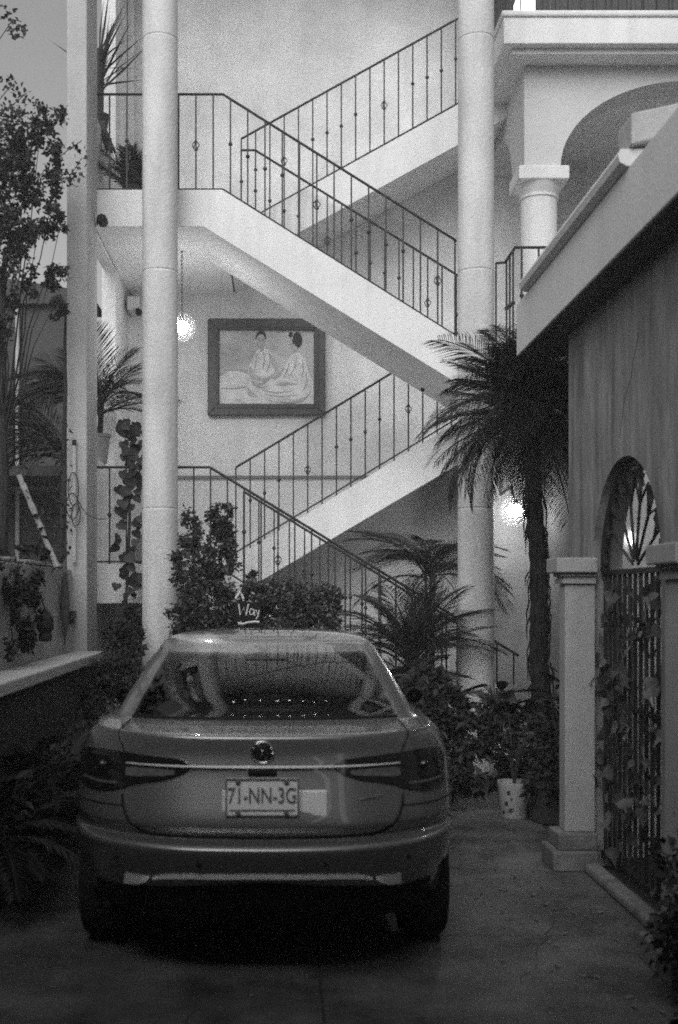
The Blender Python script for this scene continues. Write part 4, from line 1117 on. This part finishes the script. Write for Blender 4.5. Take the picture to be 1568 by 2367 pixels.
def broadleaf(name, label, base, h, nl, size, r, me, group=None):
    base = Vector(base); t = thing(name, base, label, 'plant', group)
    mb = MB()
    for i in range(nl):
        a = i*2.4 + r.uniform(-.3,.3); f = r.uniform(.45,1); p = base + Vector((math.cos(a)*.10*f, math.sin(a)*.10*f, h*f))
        mb.tube([base, base.lerp(p,.6)+Vector((0,0,.03)), p], [.008,.006,.004], 5)
        rot = Matrix.Rotation(a-math.pi/2,4,'Z') @ Matrix.Rotation(r.uniform(-.3,.6),4,'X') @ Matrix.Rotation(r.uniform(-.4,.4),4,'Y')
        place('leaf', me, t, p, rot, size*r.uniform(.7,1.15))
    mb.build('stem', 'bark', t)
    return t
broadleaf('broadleaf_plant', 'broad leaved plant showing over the bed in front of the right column foot', (1.72, 9.1, 0.55), .42, 16, .26, rr_, broad_me)
broadleaf('broadleaf_plant', 'broad leaved plant at the railing foot right of the car roof', (1.22, 9.6, 0.6), .40, 14, .22, rr_, broad_me)
broadleaf('broadleaf_plant', 'broad leaved plant beside the palm trunk near the gate pillar', (2.2, 8.8, 0.6), .45, 12, .22, rr_, broad_dk)
# ferns under the ledge at left
for i, (x, y, lab) in enumerate([(-1.52,6.2,'fern under the pale ledge nearest the viewer'), (-1.48,7.3,'fern under the pale ledge, middle of the row'), (-1.45,8.6,'fern under the far end of the pale ledge')]):
    potted_palm('ledge_fern', lab, (x,y,0), 0.42, 26, 0.62, 0.13, rr_, (5,75), droop=(.8,1.2), n=28, stems=3, group='ferns along the planter wall', cat='fern', wid=0.016)
    foliage([((x,y,.35),(.22,.5,.34))], 700, .07, .045, rr_).build('ground_foliage', 'leaf_dark', bpy.data.objects['ledge_fern' if i == 0 else 'ledge_fern.%03d' % i])
shrub('gate_shrub', 'dark leafy shrub at the lower right corner in front of the near gate pillar', (1.70, 4.7, 0), [((1.72,4.62,.30),(.20,.30,.34)), ((1.80,5.05,.36),(.15,.35,.38)), ((1.60,4.35,.16),(.16,.22,.2)), ((1.78,4.3,.4),(.2,.3,.4))], 3200, .055, .035, 'palm', rr_)
# white pot with painted vine
wp = thing('white_pot', (1.735, 8.62, 0), 'small white pot with dark painted leaves on the drive beside the bed', 'pot')
o = MB().lathe([(.098,0),(.104,.008),(.122,.235),(.126,.245),(.126,.268),(.112,.268),(.108,.23),(.001,.23)], (1.735,8.62,0), 32).build('pot_body', 'potwhite', wp); smooth_by_angle(o, 40)
for (a, z, s, rt) in ((-2.1,.20,.045,.5),(-2.3,.12,.05,-.6),(-2.0,.07,.05,.9),(-2.55,.05,.04,.2),(-1.95,.15,.03,-.9)):
    m = MB(); rr0 = .104+.018*z/.235+.003; c = Vector((1.735+rr0*math.cos(a), 8.62+rr0*math.sin(a), z))
    tang = Vector((-math.sin(a), math.cos(a), 0)); d = tang*math.sin(rt)+Vector((0,0,1))*math.cos(rt)
    m.leaf(c - d*s*.5, d, Vector((math.cos(a), math.sin(a), 0)), s, s*.7)
    m.build('painted_leaf', 'leaf_dark', wp)
broadleaf('pot_plant', 'thin plant growing out of the white pot', (1.735,8.62,.235), .5, 8, .16, rr_, broad_dk)
dp = thing('dark_pot', (1.98, 8.45, 0), 'large dark clay pot between the white pot and the gate pillar', 'pot')
pot(dp, (1.98,8.45), .15,.20,.30,'potdark',0)

# ivy on the gate
tri = MB().add([(0,0,0),(.42,.15,.02),(.30,.45,0),(.12,.55,0),(0,1,-.05),(-.12,.55,0),(-.30,.45,0),(-.42,.15,.02),(0,.35,-.03)],
               [(8,0,1),(8,1,2),(8,2,3),(8,3,4),(8,4,5),(8,5,6),(8,6,7),(8,7,0)])
ivy_me = mesh_only(tri, 'leaf', 'ivy')
gv = thing('gate_ivy', (1.93, 6.4, 0), 'ivy climbing through the bars of the iron gate', 'climber')
for q in range(5):
    y = 5.95 + .23*q; MB().tube([(1.93,y,0.05),(1.92,y+.05,.6),(1.93,y-.06,1.2),(1.93,y+.04,1.75)], .006, 5).build('stem', 'bark', gv)
for i in range(240):
    y = rr_.uniform(5.82,7.05); z = rr_.uniform(.45,1.78) if i % 4 else rr_.uniform(.1,1.7)
    rot = Matrix.Rotation(-math.pi/2+rr_.uniform(-.9,.9),4,'Z') @ Matrix.Rotation(R(90)+rr_.uniform(-.8,.6),4,'X') @ Matrix.Rotation(math.pi+rr_.uniform(-1.2,1.2),4,'Z')
    place('leaf', ivy_me, gv, (rr_.uniform(1.87,2.06), y, z), rot, rr_.uniform(.06,.13))

# left wall clutter ---------------------------------------------------------------
rl = random.Random(77)
pz = thing('slanting_pole', at(125,1302,9.3), 'pale knotty pole leaning to the left above the garden wall', 'pole')
P0, P1 = at(132,1310,9.3), at(44,1098,9.3)
MB().tube([P0.lerp(P1, i/14) for i in range(15)], [.022+(.006 if i%3==0 else 0) for i in range(15)], 8).build('pole_shaft', 'pole', pz)
m = MB()
for i in range(34):
    p = P0.lerp(P1, rl.random()); m.leaf(p+unit(rl)*.03, unit(rl)+Vector((-.4,0,-.2)), unit(rl), .08, .045)
for i in range(60):
    p = at(rl.uniform(40,155), rl.uniform(1000,1300), 9.4); m.leaf(p, unit(rl)+Vector((0,0,-.4)), unit(rl)+Vector((0,-.5,.4)), .055, .035)
m.build('clinging_leaf', 'leaf_dark', pz)['kind'] = 'stuff'
cd = thing('conduit', (-1.87, 10.56, 1.9), 'white cable conduit with loops of wire at the foot of the left pillar', 'conduit')
q0, q1 = at(172,1300,10.56), at(172,1030,10.56)
MB().tube([q0, q1], .018, 8).build('conduit_pipe', 'plastic', cd)
MB().lathe([(.02,0),(.02,.05),(.012,.055)], (q1.x,q1.y,q1.z), 10).build('pipe_cap', 'iron', cd)
for (cx_, cy_, rx_, ry_) in ((170,1130,12,38),(168,1170,14,30),(176,1190,10,26)):
    MB().tube([at(cx_+rx_*math.cos(a), cy_+ry_*math.sin(a), 10.52) for a in [2*math.pi*i/18 for i in range(19)]], .005, 5).build('wire_loop', 'iron', cd)
MB().tube([at(x,y,10.5) for x,y in ((178,1150),(190,1175),(205,1192),(228,1200),(245,1200))], .004, 5).build('wire', 'iron', cd)
# thin trunk in front of the pillar's left edge
vt = MB().tube([at(x,y,10.4) for x,y in ((140,1330),(145,1200),(150,1100),(149,1000),(152,900),(150,800),(153,700))], [.024,.024,.022,.02,.018,.014,.010], 7).build('vine_stem', 'bark'); tag(vt, 'thin dark vine stem running up the left edge of the corner pillar', 'vine')
m = MB()
for i in range(70):
    p = at(rl.uniform(128,165), rl.uniform(980,1300), 10.38); m.leaf(p, unit(rl)+Vector((0,0,-.4)), unit(rl)+Vector((0,-.5,.4)), .05, .034)
m.build('foliage', 'leaf_dark', vt)
hs = thing('hanging_spindle', at(137,1400,10.0), 'dried spindle shaped bundle hanging on the garden wall', 'ornament')
h0 = at(160,1395,9.9)
hx = -1.885; hy = 9.95
MB().lathe([(.004,-.30),(.012,-.20),(.035,-.05),(.042,.05),(.03,.17),(.015,.28),(.012,.46)], (hx+.03,hy,1.52), 14).build('bundle', 'rope', hs, smooth=True)
for i in range(10):
    a = 2*math.pi*i/10
    MB().tube([(hx+.03+.035*math.cos(a+.5*q)*math.sin(math.pi*(q+1)/8), hy+.035*math.sin(a+.5*q)*math.sin(math.pi*(q+1)/8), 1.30+.09*q) for q in range(7)], .005, 4).build('strand', 'rope', hs)
br = thing('iron_bracket', (-1.89, 10.42, 1.45), 'small scrolled iron bracket on the far end of the garden wall', 'bracket')
MB().box(-1.899,-1.86,10.25,10.54,1.44,1.51).build('plate', 'iron', br)
for k_ in range(3):
    c = (-1.87, 10.22+.11*k_, 1.41)
    MB().tube([(c[0], c[1]+.035*(1-i/16)*math.cos(i*.7), c[2]+.035*(1-i/16)*math.sin(i*.7)) for i in range(15)], .006, 5).build('scroll', 'iron', br)
hg = thing('hanging_foliage', (-1.86, 8.35, 1.2), 'dark foliage hanging over the garden wall at the left edge', 'climber')
foliage([((-1.85,8.1,1.78),(.10,.55,.16)), ((-1.83,8.25,1.55),(.09,.30,.28)), ((-1.83,8.75,1.62),(.07,.20,.24)), ((-1.82,7.95,1.40),(.07,.2,.25)), ((-1.98,9.2,1.97),(.12,.9,.05))], 1500, .06, .038, rl).build('foliage', 'leaf_dark', hg)
branches((-1.95,8.3,1.9), [(-1.83,8.2,1.4),(-1.83,8.7,1.5),(-1.83,7.9,1.2)], .008, rl).build('stem', 'bark', hg)
ml = thing('wall_lantern', (-1.84, 8.95, 1.33), 'dark carved lantern hanging on the garden wall', 'lantern')
MB().lathe([(.01,-.01),(.05,.0),(.055,.03),(.045,.06),(.07,.10),(.06,.18),(.035,.22),(.01,.25)], (-1.82, 8.95, 1.30), 10).build('lantern_body', 'iron', ml)
MB().tube([(-1.82,8.95,1.54),(-1.86,8.95,1.66)], .006, 5).build('hook', 'iron', ml)
# left palm leaning over the neighbour's side
potted_palm('side_palm', 'arching palm fronds against the dark neighbouring house at the left', (-2.15, 11.6, 0), 3.15, 20, 1.0, 0.26, rl, (5,60), droop=(.9,1.3), n=30, wid=0.010, fan=(2.2,4.2))

# fallen leaves and grit on the drive
m = MB()
for i in range(70):
    x = rl.uniform(0.95,1.78); y = rl.uniform(4.2,7.6)
    if rl.random() < .6: x = 1.3+.28*(6.6-y)*.4 + rl.gauss(0,.16)
    if x > 1.78: continue
    a = rl.uniform(0,6.28); m.leaf((x,y,.006), (math.cos(a),math.sin(a),rl.uniform(0,.25)), (0,0,1), rl.uniform(.02,.06), rl.uniform(.012,.03))
for i in range(50):
    x = rl.uniform(-1.6,1.8); y = rl.uniform(3.2,8.5); a = rl.uniform(0,6.28)
    m.leaf((x,y,.006), (math.cos(a),math.sin(a),rl.uniform(0,.2)), (0,0,1), rl.uniform(.01,.035), rl.uniform(.008,.02))
o = m.build('leaf_litter', 'dry'); tag(o, 'dry leaf litter scattered over the concrete', 'litter', kind='stuff')

# thin haze added to lift the darkest tones and soften the lamps
hm = bpy.data.materials.new('haze_air'); hm.use_nodes = True
hn, hl_ = hm.node_tree.nodes, hm.node_tree.links; hn.clear()
pv_ = hn.new('ShaderNodeVolumePrincipled'); pv_.inputs['Density'].default_value = 0.007; pv_.inputs['Color'].default_value = (.9, .9, .9, 1)
ho = hn.new('ShaderNodeOutputMaterial'); hl_.new(pv_.outputs[0], ho.inputs['Volume'])
M['haze'] = hm
hz = MB().box(-25, 25, -25, 25, -1.02, 10.6).build('haze', 'haze'); tag(hz, None, kind='stuff')
